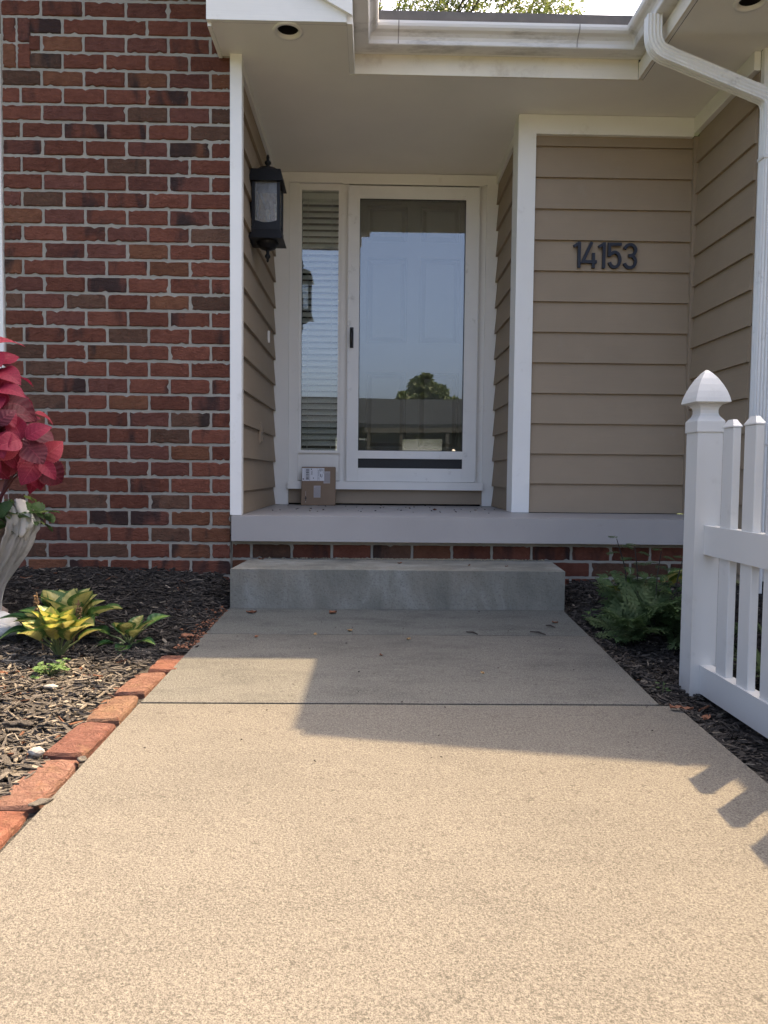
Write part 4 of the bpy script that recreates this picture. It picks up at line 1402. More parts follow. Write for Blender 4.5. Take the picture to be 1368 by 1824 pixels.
# ------------------------------------------------------------------ brick edging along the walk (loose bricks, each its own thing)
edg = [(-0.648, 2.400, 0.205, 0.05, (0.195, 0.088, 0.062), 'shaded red edging brick nearest the porch, half in shadow'),
       (-0.676, 2.192, 0.205, -0.03, (0.195, 0.104, 0.075), 'second edging brick from the porch, pale orange with mossy side'),
       (-0.688, 1.985, 0.200, 0.06, (0.190, 0.112, 0.076), 'short yellowish edging brick with a chipped near end'),
       (-0.690, 1.772, 0.218, -0.015, (0.165, 0.078, 0.060), 'dark red smooth edging brick in the middle of the row'),
       (-0.690, 1.540, 0.238, 0.015, (0.198, 0.110, 0.083), 'pale pinkish edging brick beside the gnarled bark chip'),
       (-0.697, 1.305, 0.222, -0.02, (0.210, 0.090, 0.060), 'bright orange edging brick at the left edge of the picture')]
for i, (x, y, L, rz, c, lab) in enumerate(edg):
    rnd = random.Random(40 + i)
    bm = B()
    w, h = 0.094, 0.06
    nl = 6
    pts = []
    for k, (a, b, n) in enumerate((((-w / 2, -L / 2), (w / 2, -L / 2), 4), ((w / 2, -L / 2), (w / 2, L / 2), 8), ((w / 2, L / 2), (-w / 2, L / 2), 4), ((-w / 2, L / 2), (-w / 2, -L / 2), 8))):
        for q in range(n):
            t = q / n
            px, py = a[0] + (b[0] - a[0]) * t, a[1] + (b[1] - a[1]) * t
            if q == 0: px *= 1 - rnd.uniform(0.04, 0.14); py *= 1 - rnd.uniform(0.01, 0.05)
            pts.append((px + rnd.uniform(-.0025, .0015), py + rnd.uniform(-.0025, .0015)))
    rings = []
    for f, z, jz in ((0, -h, 0), (0, -0.008, .002), (0.004, -0.001, .0012), (0.012, 0.0, .0012)):
        rings.append([bm.verts.new((px * (1 - f / 0.05), py * (1 - f / 0.1), z + rnd.uniform(-jz, jz))) for px, py in pts])
    n = len(pts)
    for A, C in zip(rings, rings[1:]):
        for k in range(n): bm.faces.new((A[k], A[(k + 1) % n], C[(k + 1) % n], C[k]))
    bm.faces.new(rings[0][::-1])
    cv = bm.verts.new((0, 0, 0.001))
    for k in range(n): bm.faces.new((rings[-1][k], rings[-1][(k + 1) % n], cv))
    zt = walk_z(y) - 0.002 + rnd.uniform(-0.003, 0.003)
    bmesh.ops.transform(bm, matrix=Matrix.Translation((x - 0.012, y, zt)) @ Euler((rnd.uniform(-.03, .03), rnd.uniform(-.04, .04), rz)).to_matrix().to_4x4(), verts=bm.verts)
    o = obj('edging_brick', bm, M['paver'], smooth=False)
    o.color = c + (0,)
    tag(o, lab, 'brick', 'loose bricks edging the walk')

# ------------------------------------------------------------------ leaves, plants


def leaf_mesh(name, L, Wd, mat, arch=0.4, cup=0.25, wide=0.4, nl=10, nw=4, wave=0.0, serr=0.0, tip=1.0, seed=0, stalk=0.0, fold=0.0):
    """leaf along +Y from the origin, face up (+Z); arch bends it down, cup lifts the sides"""
    rnd = random.Random(seed)
    bm = B()
    uvl = bm.loops.layers.uv.new('UVMap')
    V = []
    ph = rnd.uniform(0, 6)
    for i in range(nl + 1):
        t = i / nl
        # ovate outline, widest at 'wide'
        s = (t / wide) if t < wide else 1 - (t - wide) / (1 - wide)
        wv = Wd / 2 * (sin(s * pi / 2) ** (0.75 if t < wide else tip)) if s > 0 else 0
        if 0 < i < nl and serr: wv *= 1 + serr * (1 if i % 2 else -1)
        a = arch * t
        y = L * (sin(a) / a * t if a > 1e-4 else t)
        z = -L * ((1 - cos(a)) / a * t if a > 1e-4 else 0)
        row = []
        for j in range(-nw, nw + 1):
            u = j / nw
            zz = z + cup * wv * abs(u) ** 1.3 + wave * L * sin(t * 9 + ph + (1.5 if u > 0 else 0)) * u * u
            row.append((bm.verts.new((u * wv, y, zz)), (u + 1) / 2, t))
        V.append(row)
    for A, C in zip(V, V[1:]):
        for j in range(2 * nw):
            q = (A[j], A[j + 1], C[j + 1], C[j])
            f = bm.faces.new([x[0] for x in q])
            f.smooth = True
            for lp, x in zip(f.loops, q): lp[uvl].uv = (x[1], x[2])
    bmesh.ops.remove_doubles(bm, verts=bm.verts, dist=1e-6)
    me = bpy.data.meshes.new(name)
    bm.to_mesh(me); bm.free()
    me.materials.append(mat)
    return me


def aim(direction, roll=0.0):
    """rotation that lays local +Y along direction with local +Z as upward as possible"""
    d = Vector(direction).normalized()
    up = Vector((0, 0, 1))
    if abs(d.dot(up)) > 0.98: up = Vector((0, -1, 0.2))
    x = d.cross(up).normalized()
    z = x.cross(d).normalized()
    m = Matrix((x, d, z)).transposed()
    return (m @ Matrix.Rotation(roll, 3, 'Y')).to_euler()


HM = [leaf_mesh('leaf', 1, 0.88, M['hosta'], 0.75, 0.42, 0.42, wave=0.014, seed=i, tip=0.92) for i in range(3)]
HY = [leaf_mesh('leaf', 1, 0.92, M['hosta_y'], 0.55, 0.55, 0.45, wave=0.020, seed=i + 5, tip=0.9) for i in range(2)]
HG = [leaf_mesh('leaf', 1, 0.66, M['hosta_g'], 1.0, 0.35, 0.4, wave=0.012, seed=i + 9, tip=1.0) for i in range(2)]


def hosta(base, label, leaves, stems=True):
    """leaves: list of (azimuth deg, elevation deg, stalk, length, meshlist, roll)"""
    p = empty('hosta_plant', base, label, 'plant')
    rnd = random.Random(int(abs(base[0]) * 1000))
    for az, el, st, L, ml, roll in leaves:
        a, e = radians(az), radians(el)
        d = Vector((sin(a) * cos(e), -cos(a) * cos(e), sin(e)))
        tip = Vector(base) + Vector((sin(a) * 0.012, -cos(a) * 0.012, 0)) + Vector((d.x * st, d.y * st, 0)) + Vector((0, 0, st * max(0.35, sin(e)) * 1.1))
        if st > 0.02:
            mid = Vector(base).lerp(tip, 0.5) + Vector((0, 0, st * 0.12))
            obj('leaf_stalk', tube(B(), [Vector(base), mid, tip], [0.004, 0.0035, 0.003], 6), M['stem'], p)
        inst('leaf', rnd.choice(ml), p, tip, aim(Vector((d.x, d.y, d.z * 0.8 + 0.12)), roll), (L * rnd.uniform(0.9, 1.1), L, L))
    return p


def fan(n, seed, st, L, ml_in, ml_out, az0=-180, az1=180, e0=82, e1=18):
    """leaf list: steep short leaves in the middle, wide flat ones outside"""
    r = random.Random(seed)
    out = []
    for k in range(n):
        t = (k + 0.5) / n
        az = az0 + (az1 - az0) * ((k * 0.618) % 1) + r.uniform(-10, 10)
        out.append((az, e0 + (e1 - e0) * t + r.uniform(-6, 6), st * r.uniform(0.75, 1.15), L * r.uniform(0.85, 1.12), ml_in if t < 0.6 else ml_out, r.uniform(-.35, .35)))
    return out


h1 = Vector((-1.035, 2.43, mulch_z(-1.035, 2.43)))
hosta(h1, 'clump of yellow centred hosta leaves beside the urn', fan(10, 3, 0.075, 0.10, HY, HY, -75, 85, 84, 60) + fan(9, 5, 0.075, 0.095, HM, HM, -110, 120, 78, 45))
h1b = Vector((-1.10, 2.66, mulch_z(-1.10, 2.66)))
hosta(h1b, 'tall back clump of hosta with cream streaked leaves', fan(24, 8, 0.090, 0.11, HM, HM + HG, -180, 180, 84, 34) + [(-75, 30, 0.13, 0.13, HG, 0.1), (-60, 12, 0.11, 0.12, HG, 0), (80, 40, 0.12, 0.12, HM, 0)])
for dx, dy, lean, hh in ((-0.02, -0.16, -0.01, 0.20), (0.075, -0.14, 0.01, 0.17)):
    b0 = h1b + Vector((dx, dy, 0))
    fl = empty('dried_flower_stalk', b0, 'brown dried flower head standing in the hosta, %s one' % ('left taller' if dx < 0 else 'right shorter'), 'flower', 'dried hosta flower heads')
    obj('stalk', tube(B(), [b0, b0 + Vector((lean, 0, hh * 0.6)), b0 + Vector((lean * 2, 0, hh))], 0.0022, 5), M['drystem'], fl)
    bm = B()
    rnd = random.Random(int(hh * 100))
    for k in range(34):
        t = rnd.random()
        c = b0 + Vector((lean * 2, 0, hh - 0.012 - 0.05 * t)) + Vector((rnd.uniform(-1, 1), rnd.uniform(-1, 1), rnd.uniform(-1, 1))) * 0.008
        s = rnd.uniform(0.003, 0.007)
        m_ = Matrix.Translation(c) @ Euler((rnd.uniform(0, 6), rnd.uniform(0, 6), 0)).to_matrix().to_4x4() @ Matrix.Diagonal((s * 0.5, s * 0.5, s * 1.3, 1))
        bmesh.ops.create_icosphere(bm, subdivisions=1, radius=1, matrix=m_)
    obj('flower_head', bm, M['drystem'], fl)
h2 = Vector((-0.868, 2.62, mulch_z(-0.868, 2.62)))
hosta(h2, 'small young hosta alone in the dark mulch', [
    (-95, 30, 0.065, 0.115, HG, 0.0), (-60, 10, 0.035, 0.09, HG, 0.1), (5, 8, 0.02, 0.095, HG, 0), (-25, 72, 0.04, 0.075, HM, 0.1),
    (10, 68, 0.045, 0.078, HM, 0.2), (45, 52, 0.04, 0.085, HM, 0), (125, 45, 0.08, 0.10, HG, 0.2), (90, 60, 0.05, 0.075, HM, 0), (-120, 60, 0.04, 0.07, HG, 0), (160, 65, 0.05, 0.07, HM, 0), (70, 25, 0.03, 0.08, HG, 0)])

# celery-like seedling in front of the hosta
cb = Vector((-0.985, 2.24, mulch_z(-0.985, 2.24)))
cel = empty('leafy_seedling', cb, 'small pale green lobed seedling in front of the hosta', 'plant')
rnd = random.Random(9)
lob = leaf_mesh('leaflet', 1, 0.95, M['celery'], 0.5, 0.1, 0.6, nl=5, nw=3, wave=0.03, serr=0.12, seed=3, tip=0.5)
for k in range(26):
    a = rnd.uniform(0, 2 * pi); r = rnd.uniform(0.01, 0.062); hgt = rnd.uniform(0.015, 0.06) * (1.2 - r * 8)
    t = cb + Vector((cos(a) * r, sin(a) * r, max(0.012, hgt)))
    obj('stalk', tube(B(), [cb, cb.lerp(t, 0.6) + Vector((0, 0, 0.008)), t], 0.0012, 4), M['stem'], cel)
    for q in (-1, 0, 1):
        inst('leaflet', lob, cel, t, aim((cos(a + q * 1.1), sin(a + q * 1.1), 0.15 + rnd.uniform(-.2, .3)), rnd.uniform(-.3, .3)), rnd.uniform(0.013, 0.021))

# ---- stone urn with draped figure holding the coleus
UX, UY = -1.535, 2.80
uz = mulch_z(UX, UY)
urn = empty('stone_urn', (UX, UY, uz), 'stone planter urn with sculpted white drapery at the left edge', 'planter')
bm = lathe(B(), [(0.13, 0.0), (0.135, 0.03), (0.11, 0.05), (0.085, 0.09), (0.10, 0.16), (0.145, 0.24), (0.170, 0.31), (0.175, 0.345), (0.192, 0.352), (0.208, 0.365), (0.212, 0.385), (0.206, 0.402), (0.19, 0.410), (0.178, 0.402), (0.170, 0.375)], (UX, UY, uz + 0.02), 40)
obj('bowl', bm, M['urn'], urn, smooth=True)
bm = lathe(B(), [(0.168, 0), (0.10, 0.012), (0.001, 0.016)], (UX, UY, uz + 0.385), 24)
obj('potting_soil', bm, M['soil'], urn)
# drapery: folded cloth gathered on the rim, falling to a point beside the foot
bm = B()
nu, nv = 34, 26
G = []
for j in range(nv + 1):
    v = j / nv
    row = []
    for i in range(nu + 1):
        u = i / nu
        a0, a1 = -30 - 16 * v, 26 - 34 * v
        th = radians(a0 + (a1 - a0) * u)
        low = 0.44 - 0.20 * (1 - u) ** 2 * 0.3
        z = 0.455 - low * v if v > 0.1 else 0.425 + 0.03 * sin(v / 0.1 * pi / 2)
        body = 0.212 if z > 0.36 else (0.10 + 0.10 * sstep(0.10, 0.36, z))
        r = body + 0.022 + 0.015 * sin(u * 23 + v * 2.4) * (0.4 + 0.7 * v) + 0.007 * sin(u * 51 + 2 - v * 3) + 0.012 * (1 - v)
        if v < 0.1: r = 0.185 + (0.055) * v / 0.1
        row.append(bm.verts.new((UX + r * cos(th), UY + r * sin(th), uz + max(0.025, z))))
    G.append(row)
for A, C in zip(G, G[1:]):
    for i in range(nu): bm.faces.new((A[i], A[i + 1], C[i + 1], C[i]))
bmesh.ops.solidify(bm, geom=bm.faces[:], thickness=0.008)
obj('drapery', bm, M['statue'], urn, smooth=True)
# bunched cloth and a small sculpted hand on the rim
bm = B()
hc = Vector((UX + 0.232, UY - 0.045, uz + 0.415))
for dx, dy, dz, a, b, c, ty in ((0.0, 0.0, 0.03, 0.022, 0.040, 0.050, -0.35), (0.012, -0.012, -0.02, 0.018, 0.028, 0.055, 0.25), (0.006, 0.022, -0.035, 0.016, 0.020, 0.050, 0.15), (-0.016, -0.028, 0.0, 0.018, 0.018, 0.055, -0.2), (-0.008, 0.030, 0.02, 0.018, 0.022, 0.045, -0.3)):
    bmesh.ops.create_icosphere(bm, subdivisions=3, radius=1, matrix=Matrix.Translation(hc + Vector((dx, dy, dz))) @ Euler((0.15, ty, 0.2)).to_matrix().to_4x4() @ Matrix.Diagonal((a, b, c, 1)))
for v in bm.verts: v.co += (v.co - hc) * 0.22 * noise.noise(Vector((v.co.x * 30, v.co.y * 75, v.co.z * 22)))
for k in range(4):
    c0 = hc + Vector((0.018, -0.026 + 0.013 * k, 0.0))
    tube(bm, [c0, c0 + Vector((0.012, -0.002, -0.020)), c0 + Vector((0.008, -0.002, -0.042 + 0.004 * abs(k - 1.5)))], [0.0075, 0.007, 0.005], 8)
obj('sculpted_hand', bm, M['statue'], urn, smooth=True)
# plinth shaped as rocks under it
bm = B()
for cx, cy, cz, a, b, c in ((UX + 0.14, UY - 0.10, 0.03, 0.085, 0.07, 0.045), (UX + 0.03, UY - 0.15, 0.035, 0.10, 0.07, 0.05), (UX + 0.19, UY - 0.12, 0.012, 0.07, 0.06, 0.03), (UX - 0.09, UY - 0.1, 0.03, 0.1, 0.1, 0.05)):
    n0 = len(bm.verts)
    bmesh.ops.create_icosphere(bm, subdivisions=3, radius=1, matrix=Matrix.Translation((cx, cy, uz + cz)) @ Matrix.Diagonal((a, b, c, 1)))
for v in bm.verts:
    v.co += Vector((1, 1, 1)) * 0.008 * noise.noise(v.co * 22)
obj('plinth', bm, M['statue'], urn, smooth=True)

# ---- coleus
CC = [leaf_mesh('leaf', 1, 0.70, M['coleus'], 0.95, 0.22, 0.36, nl=26, nw=4, wave=0.012, serr=0.05, seed=i, tip=0.95) for i in range(3)]
CPk = [leaf_mesh('leaf', 1, 0.70, M['coleus_p'], 0.95, 0.22, 0.36, nl=26, nw=4, wave=0.012, serr=0.05, seed=i + 4, tip=0.95) for i in range(2)]
CD = [leaf_mesh('leaf', 1, 0.80, M['coleus_d'], 1.2, 0.15, 0.36, nl=26, nw=4, wave=0.012, serr=0.05, seed=i + 7, tip=0.95) for i in range(2)]
cbz = uz + 0.39
col_ = empty('coleus_plant', (UX, UY, cbz), 'crimson coleus with broad serrated leaves growing in the urn', 'plant')
rnd = random.Random(21)


def rosette(root, head, n_nodes, size, facing=None, ml=CC):
    root, head = Vector(root), Vector(head)
    mid = root.lerp(head, 0.55) + Vector((0, 0, 0.04))
    obj('stem', tube(B(), [root, mid, head], [0.006, 0.005, 0.003], 6), M['redstem'], col_)
    ax = (Vector(facing) if facing else (head - mid)).normalized()
    t1 = ax.cross(Vector((0, 0, 1)))
    if t1.length < 0.1: t1 = Vector((1, 0, 0))
    t1.normalize(); t2 = ax.cross(t1).normalized()
    a0 = rnd.uniform(0, pi)
    for k in range(n_nodes):
        s = size * (0.45 + 0.55 * min(1, (k + 1) / 2.6)) * rnd.uniform(0.9, 1.1)
        c = head - ax * (0.005 + 0.022 * k)
        for q in (0, 1):
            a = a0 + k * pi / 2 + q * pi + rnd.uniform(-.25, .25)
            d = t1 * cos(a) + t2 * sin(a)
            opn = 0.75 - 0.30 * k
            d = d + ax * opn
            lm = ml if rnd.random() < 0.62 else (CPk if rnd.random() < 0.55 else CD)
            if k >= 2 and rnd.random() < 0.3: lm = CD
            # leaf upper face turned along the shoot axis
            dn = d.normalized()
            x = dn.cross(ax).normalized(); z = x.cross(dn).normalized()
            e = (Matrix((x, dn, z)).transposed() @ Matrix.Rotation(rnd.uniform(-.3, .3), 3, 'Y')).to_euler()
            inst('leaf', rnd.choice(lm), col_, c + dn * 0.012, e, (s * rnd.uniform(0.95, 1.25), s * 1.1, s * rnd.uniform(0.6, 1.5)))


r0 = Vector((UX, UY, cbz))
for rt, hd_, nn, sz, fc in (
    ((0.06, -0.05), (-1.205, 2.56, 0.700), 5, 0.130, (0.35, -0.80, 0.45)),
    ((0.06, -0.06), (-1.29, 2.54, 0.74), 4, 0.115, (0.0, -0.8, 0.55)),
    ((0.08, -0.04), (-1.17, 2.60, 0.63), 3, 0.11, (0.5, -0.7, 0.1)),
    ((0.05, -0.03), (-1.30, 2.60, 0.80), 4, 0.13, (0.45, -0.6, 0.6)),
    ((0.02, -0.02), (-1.325, 2.62, 0.88), 4, 0.13, (0.35, -0.6, 0.75)),
    ((0.0, 0.0), (-1.345, 2.66, 0.97), 4, 0.125, (0.3, -0.45, 0.85)),
    ((-0.03, 0.02), (-1.385, 2.68, 1.06), 4, 0.12, (0.15, -0.4, 0.9)),
    ((-0.06, -0.04), (-1.46, 2.60, 0.95), 4, 0.13, (-0.2, -0.6, 0.7)),
    ((0.05, -0.08), (-1.36, 2.53, 0.69), 4, 0.13, (0.1, -0.9, 0.35)),
    ((0.08, -0.02), (-1.22, 2.66, 0.64), 3, 0.12, (0.7, -0.6, 0.2)),
    ((-0.04, -0.08), (-1.46, 2.50, 0.78), 4, 0.13, (-0.1, -0.85, 0.45)),
    ((-0.08, 0.06), (-1.56, 2.84, 0.95), 4, 0.125, (-0.3, 0.2, 0.9)),
    ((0.07, 0.06), (-1.31, 2.86, 0.82), 3, 0.12, (0.6, 0.2, 0.6))):
    rosette(r0 + Vector((rt[0], rt[1], 0)), hd_, nn, sz, fc)
# trailing green geranium under it
ger = empty('geranium_plant', (UX, UY - 0.02, cbz), 'green lobed trailing plant spilling over the urn rim', 'plant')
gl = leaf_mesh('leaf', 1, 1.05, M['green'], 0.6, 0.15, 0.55, nl=10, nw=4, wave=0.03, serr=0.13, seed=2, tip=0.55)
gl2 = leaf_mesh('leaf', 1, 0.6, M['lime'], 0.6, 0.15, 0.45, nl=8, nw=3, wave=0.03, serr=0.08, seed=3, tip=0.8)
for k in range(70):
    a = rnd.uniform(-2.2, 0.7); r = rnd.uniform(0.13, 0.225)
    p0 = Vector((UX + 0.05 + r * cos(a), UY + r * sin(a), cbz + rnd.uniform(0.0, 0.09) - max(0, r - 0.19) * 1.6))
    d = (cos(a) + rnd.uniform(-.6, .6), sin(a) + rnd.uniform(-.6, .6), rnd.uniform(-0.7, 0.4))
    if k % 3 == 0: inst('leaf', gl2, ger, p0 + Vector((0, 0, 0.02)), aim(d, rnd.uniform(-.6, .6)), rnd.uniform(0.03, 0.045))
    else: inst('leaf', gl, ger, p0, aim(d, rnd.uniform(-.6, .6)), rnd.uniform(0.045, 0.075))
    if k % 4 == 0:
        obj('stem', tube(B(), [(UX + 0.1 * cos(a), UY + 0.1 * sin(a), cbz), p0], 0.0022, 5), M['stem'], ger)

# ---- ferny shrub right of the step


def frond_mesh(name, L, mat, seed, pairs=11, arch=0.9):
    rnd = random.Random(seed)
    bm = B()
    uvl = bm.loops.layers.uv.new('UVMap')

    def P(t):
        a = arch * t
        return Vector((0.03 * L * sin(t * 5 + seed), L * (sin(a) / a * t if a else t), -L * ((1 - cos(a)) / a * t if a else 0)))
    pts = [P(0.02 + 0.98 * i / 10) for i in range(11)]
    tube(bm, pts, [0.006 * (1 - 0.08 * i) for i in range(11)], 4)

    def leaflet(o, d, n, ll, ww):
        x = d.cross(n).normalized()
        c = [o, o + d * ll * 0.35 + x * ww, o + d * ll * 0.5 + x * ww * 0.55, o + d * ll * 0.68 + x * ww * 0.7, o + d * ll, o + d * ll * 0.68 - x * ww * 0.7, o + d * ll * 0.5 - x * ww * 0.55, o + d * ll * 0.35 - x * ww]
        c = [p - n * ll * 0.15 * ((p - o).length / ll) ** 2 for p in c]
        vs = [bm.verts.new(p) for p in c]
        f = bm.faces.new(vs)
        for lp, uu in zip(f.loops, (0.5, 1, 0.8, 0.9, 0.5, 0.1, 0.2, 0)): lp[uvl].uv = (uu, 0.5)
    for i in range(pairs):
        t = 0.22 + 0.75 * i / pairs
        o = P(t); fw = (P(min(1, t + 0.02)) - P(t - 0.02)).normalized()
        sd = Vector((1, 0, 0)); nn = sd.cross(fw).normalized()
        pl = L * 0.36 * (1 - 0.75 * (t - 0.22) / 0.78) * rnd.uniform(0.85, 1.15)
        for s in (-1, 1):
            d = (sd * s * 0.85 + fw * 0.55 + nn * rnd.uniform(-.25, .15)).normalized()
            m_ = max(2, int(pl / (L * 0.055)))
            for k in range(m_):
                q = o + d * pl * (k + 0.6) / m_ - nn * pl * 0.12 * ((k + 1) / m_) ** 2
                for s2 in (-1, 1):
                    e = (d * 0.75 + fw * s2 * 0.7 + nn * rnd.uniform(-.3, .3)).normalized()
                    leaflet(q, e, nn, L * 0.11 * (1.15 - 0.5 * k / m_), L * 0.026)
            leaflet(o + d * pl, d, nn, L * 0.08, L * 0.018)
    leaflet(P(0.97), (P(1) - P(0.95)).normalized(), Vector((0, 0, 1)), L * 0.09, L * 0.02)
    me = bpy.data.meshes.new(name)
    bm.to_mesh(me); bm.free()
    me.materials.append(mat)
    return me


FR = [frond_mesh('frond', 1, M['fern'], i + 1, 10 + i % 3, 0.7 + 0.25 * i) for i in range(3)] + [frond_mesh('frond', 1, M['fern2'], 9, 10, 1.1)]
rnd = random.Random(33)
fbs = [(1.03, 2.84), (1.17, 2.90), (1.29, 2.86), (1.12, 3.02)]
fern = empty('fern_shrub', (1.13, 2.90, mulch_z(1.13, 2.9)), 'dark green feathery shrub between the step and the fence post', 'shrub')
for bi, (fx, fy) in enumerate(fbs):
    b0 = Vector((fx, fy, mulch_z(fx, fy)))
    for k in range(15):
        a = rnd.uniform(0, 2 * pi); e = rnd.uniform(0.15, 1.45)
        d = Vector((cos(a) * cos(e), sin(a) * cos(e) - 0.15, sin(e)))
        L = rnd.uniform(0.14, 0.23) * (1.0 + 0.2 * sin(e))
        if fx < 1.08 and d.x < -0.3: L *= 0.8
        inst('frond', FR[3] if rnd.random() < 0.22 else FR[k % 3], fern, b0 + Vector((rnd.uniform(-.05, .05), rnd.uniform(-.04, .04), rnd.uniform(0.0, 0.05))), aim(d, rnd.uniform(-.5, .5)), L)
for hx, hh, ln in ((1.06, 0.30, -0.055), (1.10, 0.27, -0.02), (1.17, 0.25, 0.02), (1.25, 0.22, 0.03)):
    b0 = Vector((hx, 2.95, 0.04))
    obj('stem', tube(B(), [b0, b0 + Vector((ln * 0.3, 0, hh * 0.6)), b0 + Vector((ln, 0, hh))], [0.003, 0.0025, 0.0015], 5), M['bark'], fern)
    for k in range(7):
        t = 0.4 + 0.6 * k / 6
        q = b0 + Vector((ln * t * t, 0, hh * t))
        a = k * 2.4
        inst('frond', FR[k % 3], fern, q, aim((cos(a), sin(a), 0.5)), 0.055 + 0.05 * (1 - t))
# yellow green hosta behind it
h3 = Vector((1.22, 3.20, mulch_z(1.22, 3.2)))
hosta(h3, 'yellow green hosta half hidden behind the feathery shrub', [
    (-75, 30, 0.12, 0.12, HY, 0), (-60, 48, 0.13, 0.11, HG, 0.2), (40, 55, 0.13, 0.13, HM, 0.2), (65, 45, 0.13, 0.12, HY, -0.2), (-20, 50, 0.10, 0.11, HM, 0), (75, 30, 0.12, 0.12, HG, 0), (10, 40, 0.10, 0.11, HG, 0.3)])
# seedlings in the right bed
for sx_, sy_, k_, lab in ((0.925, 3.02, 9, 'small bright green weed beside the step'), (0.905, 2.20, 5, 'tiny two leaved sprout in the mulch near the fence post')):
    sb = Vector((sx_, sy_, mulch_z(sx_, sy_)))
    sd_ = empty('weed_sprout', sb, lab, 'weed')
    for k in range(k_):
        a = k * 2.4; hgt = 0.012 + 0.006 * k
        q = sb + Vector((cos(a) * 0.01, sin(a) * 0.01, hgt))
        inst('leaf', HG[0] if k % 2 else gl, sd_, q, aim((cos(a), sin(a), 0.4)), 0.028 if k_ > 6 else 0.016)
    obj('stem', tube(B(), [sb, sb + Vector((0.002, 0, 0.012 + 0.006 * k_))], 0.0014, 4), M['stem'], sd_)
# strap leaved clump on the far side of the fence
cl = Vector((1.40, 2.35, mulch_z(1.40, 2.35)))
clump = empty('strap_leaf_clump', cl, 'clump of long green strap leaves behind the pickets', 'plant')
SB = [leaf_mesh('leaf', 1, 0.055, M['blade'], 1.2 + 0.5 * i, 0.5, 0.3, nl=10, nw=1, seed=i, tip=0.8) for i in range(3)]
for k in range(46):
    a = rnd.uniform(0, 2 * pi); e = rnd.uniform(0.7, 1.45)
    inst('leaf', SB[k % 3], clump, cl + Vector((rnd.uniform(-.09, .09), rnd.uniform(-.09, .09), 0)), aim((cos(a) * cos(e), sin(a) * cos(e), sin(e))), rnd.uniform(0.3, 0.46))

# ------------------------------------------------------------------ mulch: loose chips, one mass per bed


def chips(name, n, region, seed, label):
    rnd = random.Random(seed)
    V, F, C = [], [], []
    k = 0
    while k < n:
        x, y = region(rnd)
        if x is None: continue
        z = mulch_z(x, y)
        L = rnd.uniform(0.014, 0.048) * (1.5 if rnd.random() < 0.15 else 1)
        w = rnd.uniform(0.003, 0.010) * (1.6 if rnd.random() < 0.12 else 1); th = rnd.uniform(0.0015, 0.005)
        a = rnd.gauss(0.25, 0.75) if rnd.random() < 0.55 else rnd.uniform(0, pi)
        e = Euler((rnd.gauss(0, 0.3), rnd.gauss(0, 0.22), a)).to_matrix()
        bend = rnd.uniform(-0.12, 0.12) * L; taper = rnd.uniform(0.3, 1)
        b = len(V)
        z += rnd.uniform(-0.004, 0.010)
        for t, ww in ((-0.5, w * taper), (0.05, w), (0.5, w * rnd.uniform(0.3, 0.9))):
            for sy, sz in ((-1, -1), (1, -1), (1, 1), (-1, 1)):
                v = e @ Vector((t * L, sy * ww / 2 + bend * (t * t), sz * th / 2 + bend * 0.5 * t * t))
                V.append((x + v.x, y + v.y, z + v.z))
        for r in (0, 4):
            for q in range(4):
                F.append((b + r + q, b + r + (q + 1) % 4, b + r + 4 + (q + 1) % 4, b + r + 4 + q))
        F.append((b + 3, b + 2, b + 1, b)); F.append((b + 8, b + 9, b + 10, b + 11))
        q = rnd.random()
        sun_share = 0.14 + 0.80 * sstep(2.7, 2.2, y) if x < 0 else 0.18  # more pale chips towards the front: sunlight put into the chip colour
        if q > sun_share: c = rnd.uniform(0.018, 0.062); cc = (c * 1.14, c, c * 0.88)
        elif q > sun_share * 0.34: c = rnd.uniform(0.05, 0.12); cc = (c * 1.12, c, c * 0.86)
        elif q > sun_share * 0.03: c = rnd.uniform(0.10, 0.23); cc = (c * 1.15, c, c * 0.80)
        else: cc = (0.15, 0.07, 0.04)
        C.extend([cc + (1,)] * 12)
        k += 1
    me = bpy.data.meshes.new(name)
    me.from_pydata(V, [], F)
    at = me.color_attributes.new('chip', 'FLOAT_COLOR', 'POINT')
    at.data.foreach_set('color', [x for c in C for x in c])
    me.materials.append(M['chips'])
    me.update()
    o = bpy.data.objects.new(name, me)
    link(o, None, (0, 0, 0))
    return tag(o, label, None, None, 'stuff')


def reg_left(r):
    y = 0.9 + 2.68 * r.random() ** 0.9
    lim = -0.735 if y < 2.52 else left_edge(y) - 0.006
    if y > 3.18: lim = -0.63
    x = r.uniform(-2.1, lim)
    if x < -(0.72 * y) * 0.75 - 0.35: return None, None
    return x, y


def reg_right(r):
    y = r.uniform(1.15, 3.62)
    x = r.uniform(right_edge(y) + 0.006 if y < 3.17 else 0.90, 2.0)
    if x > 0.56 * y + 0.25: return None, None
    return x, y


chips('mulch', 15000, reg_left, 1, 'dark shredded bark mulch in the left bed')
chips('mulch', 9000, reg_right, 2, 'dark shredded bark mulch in the right bed')

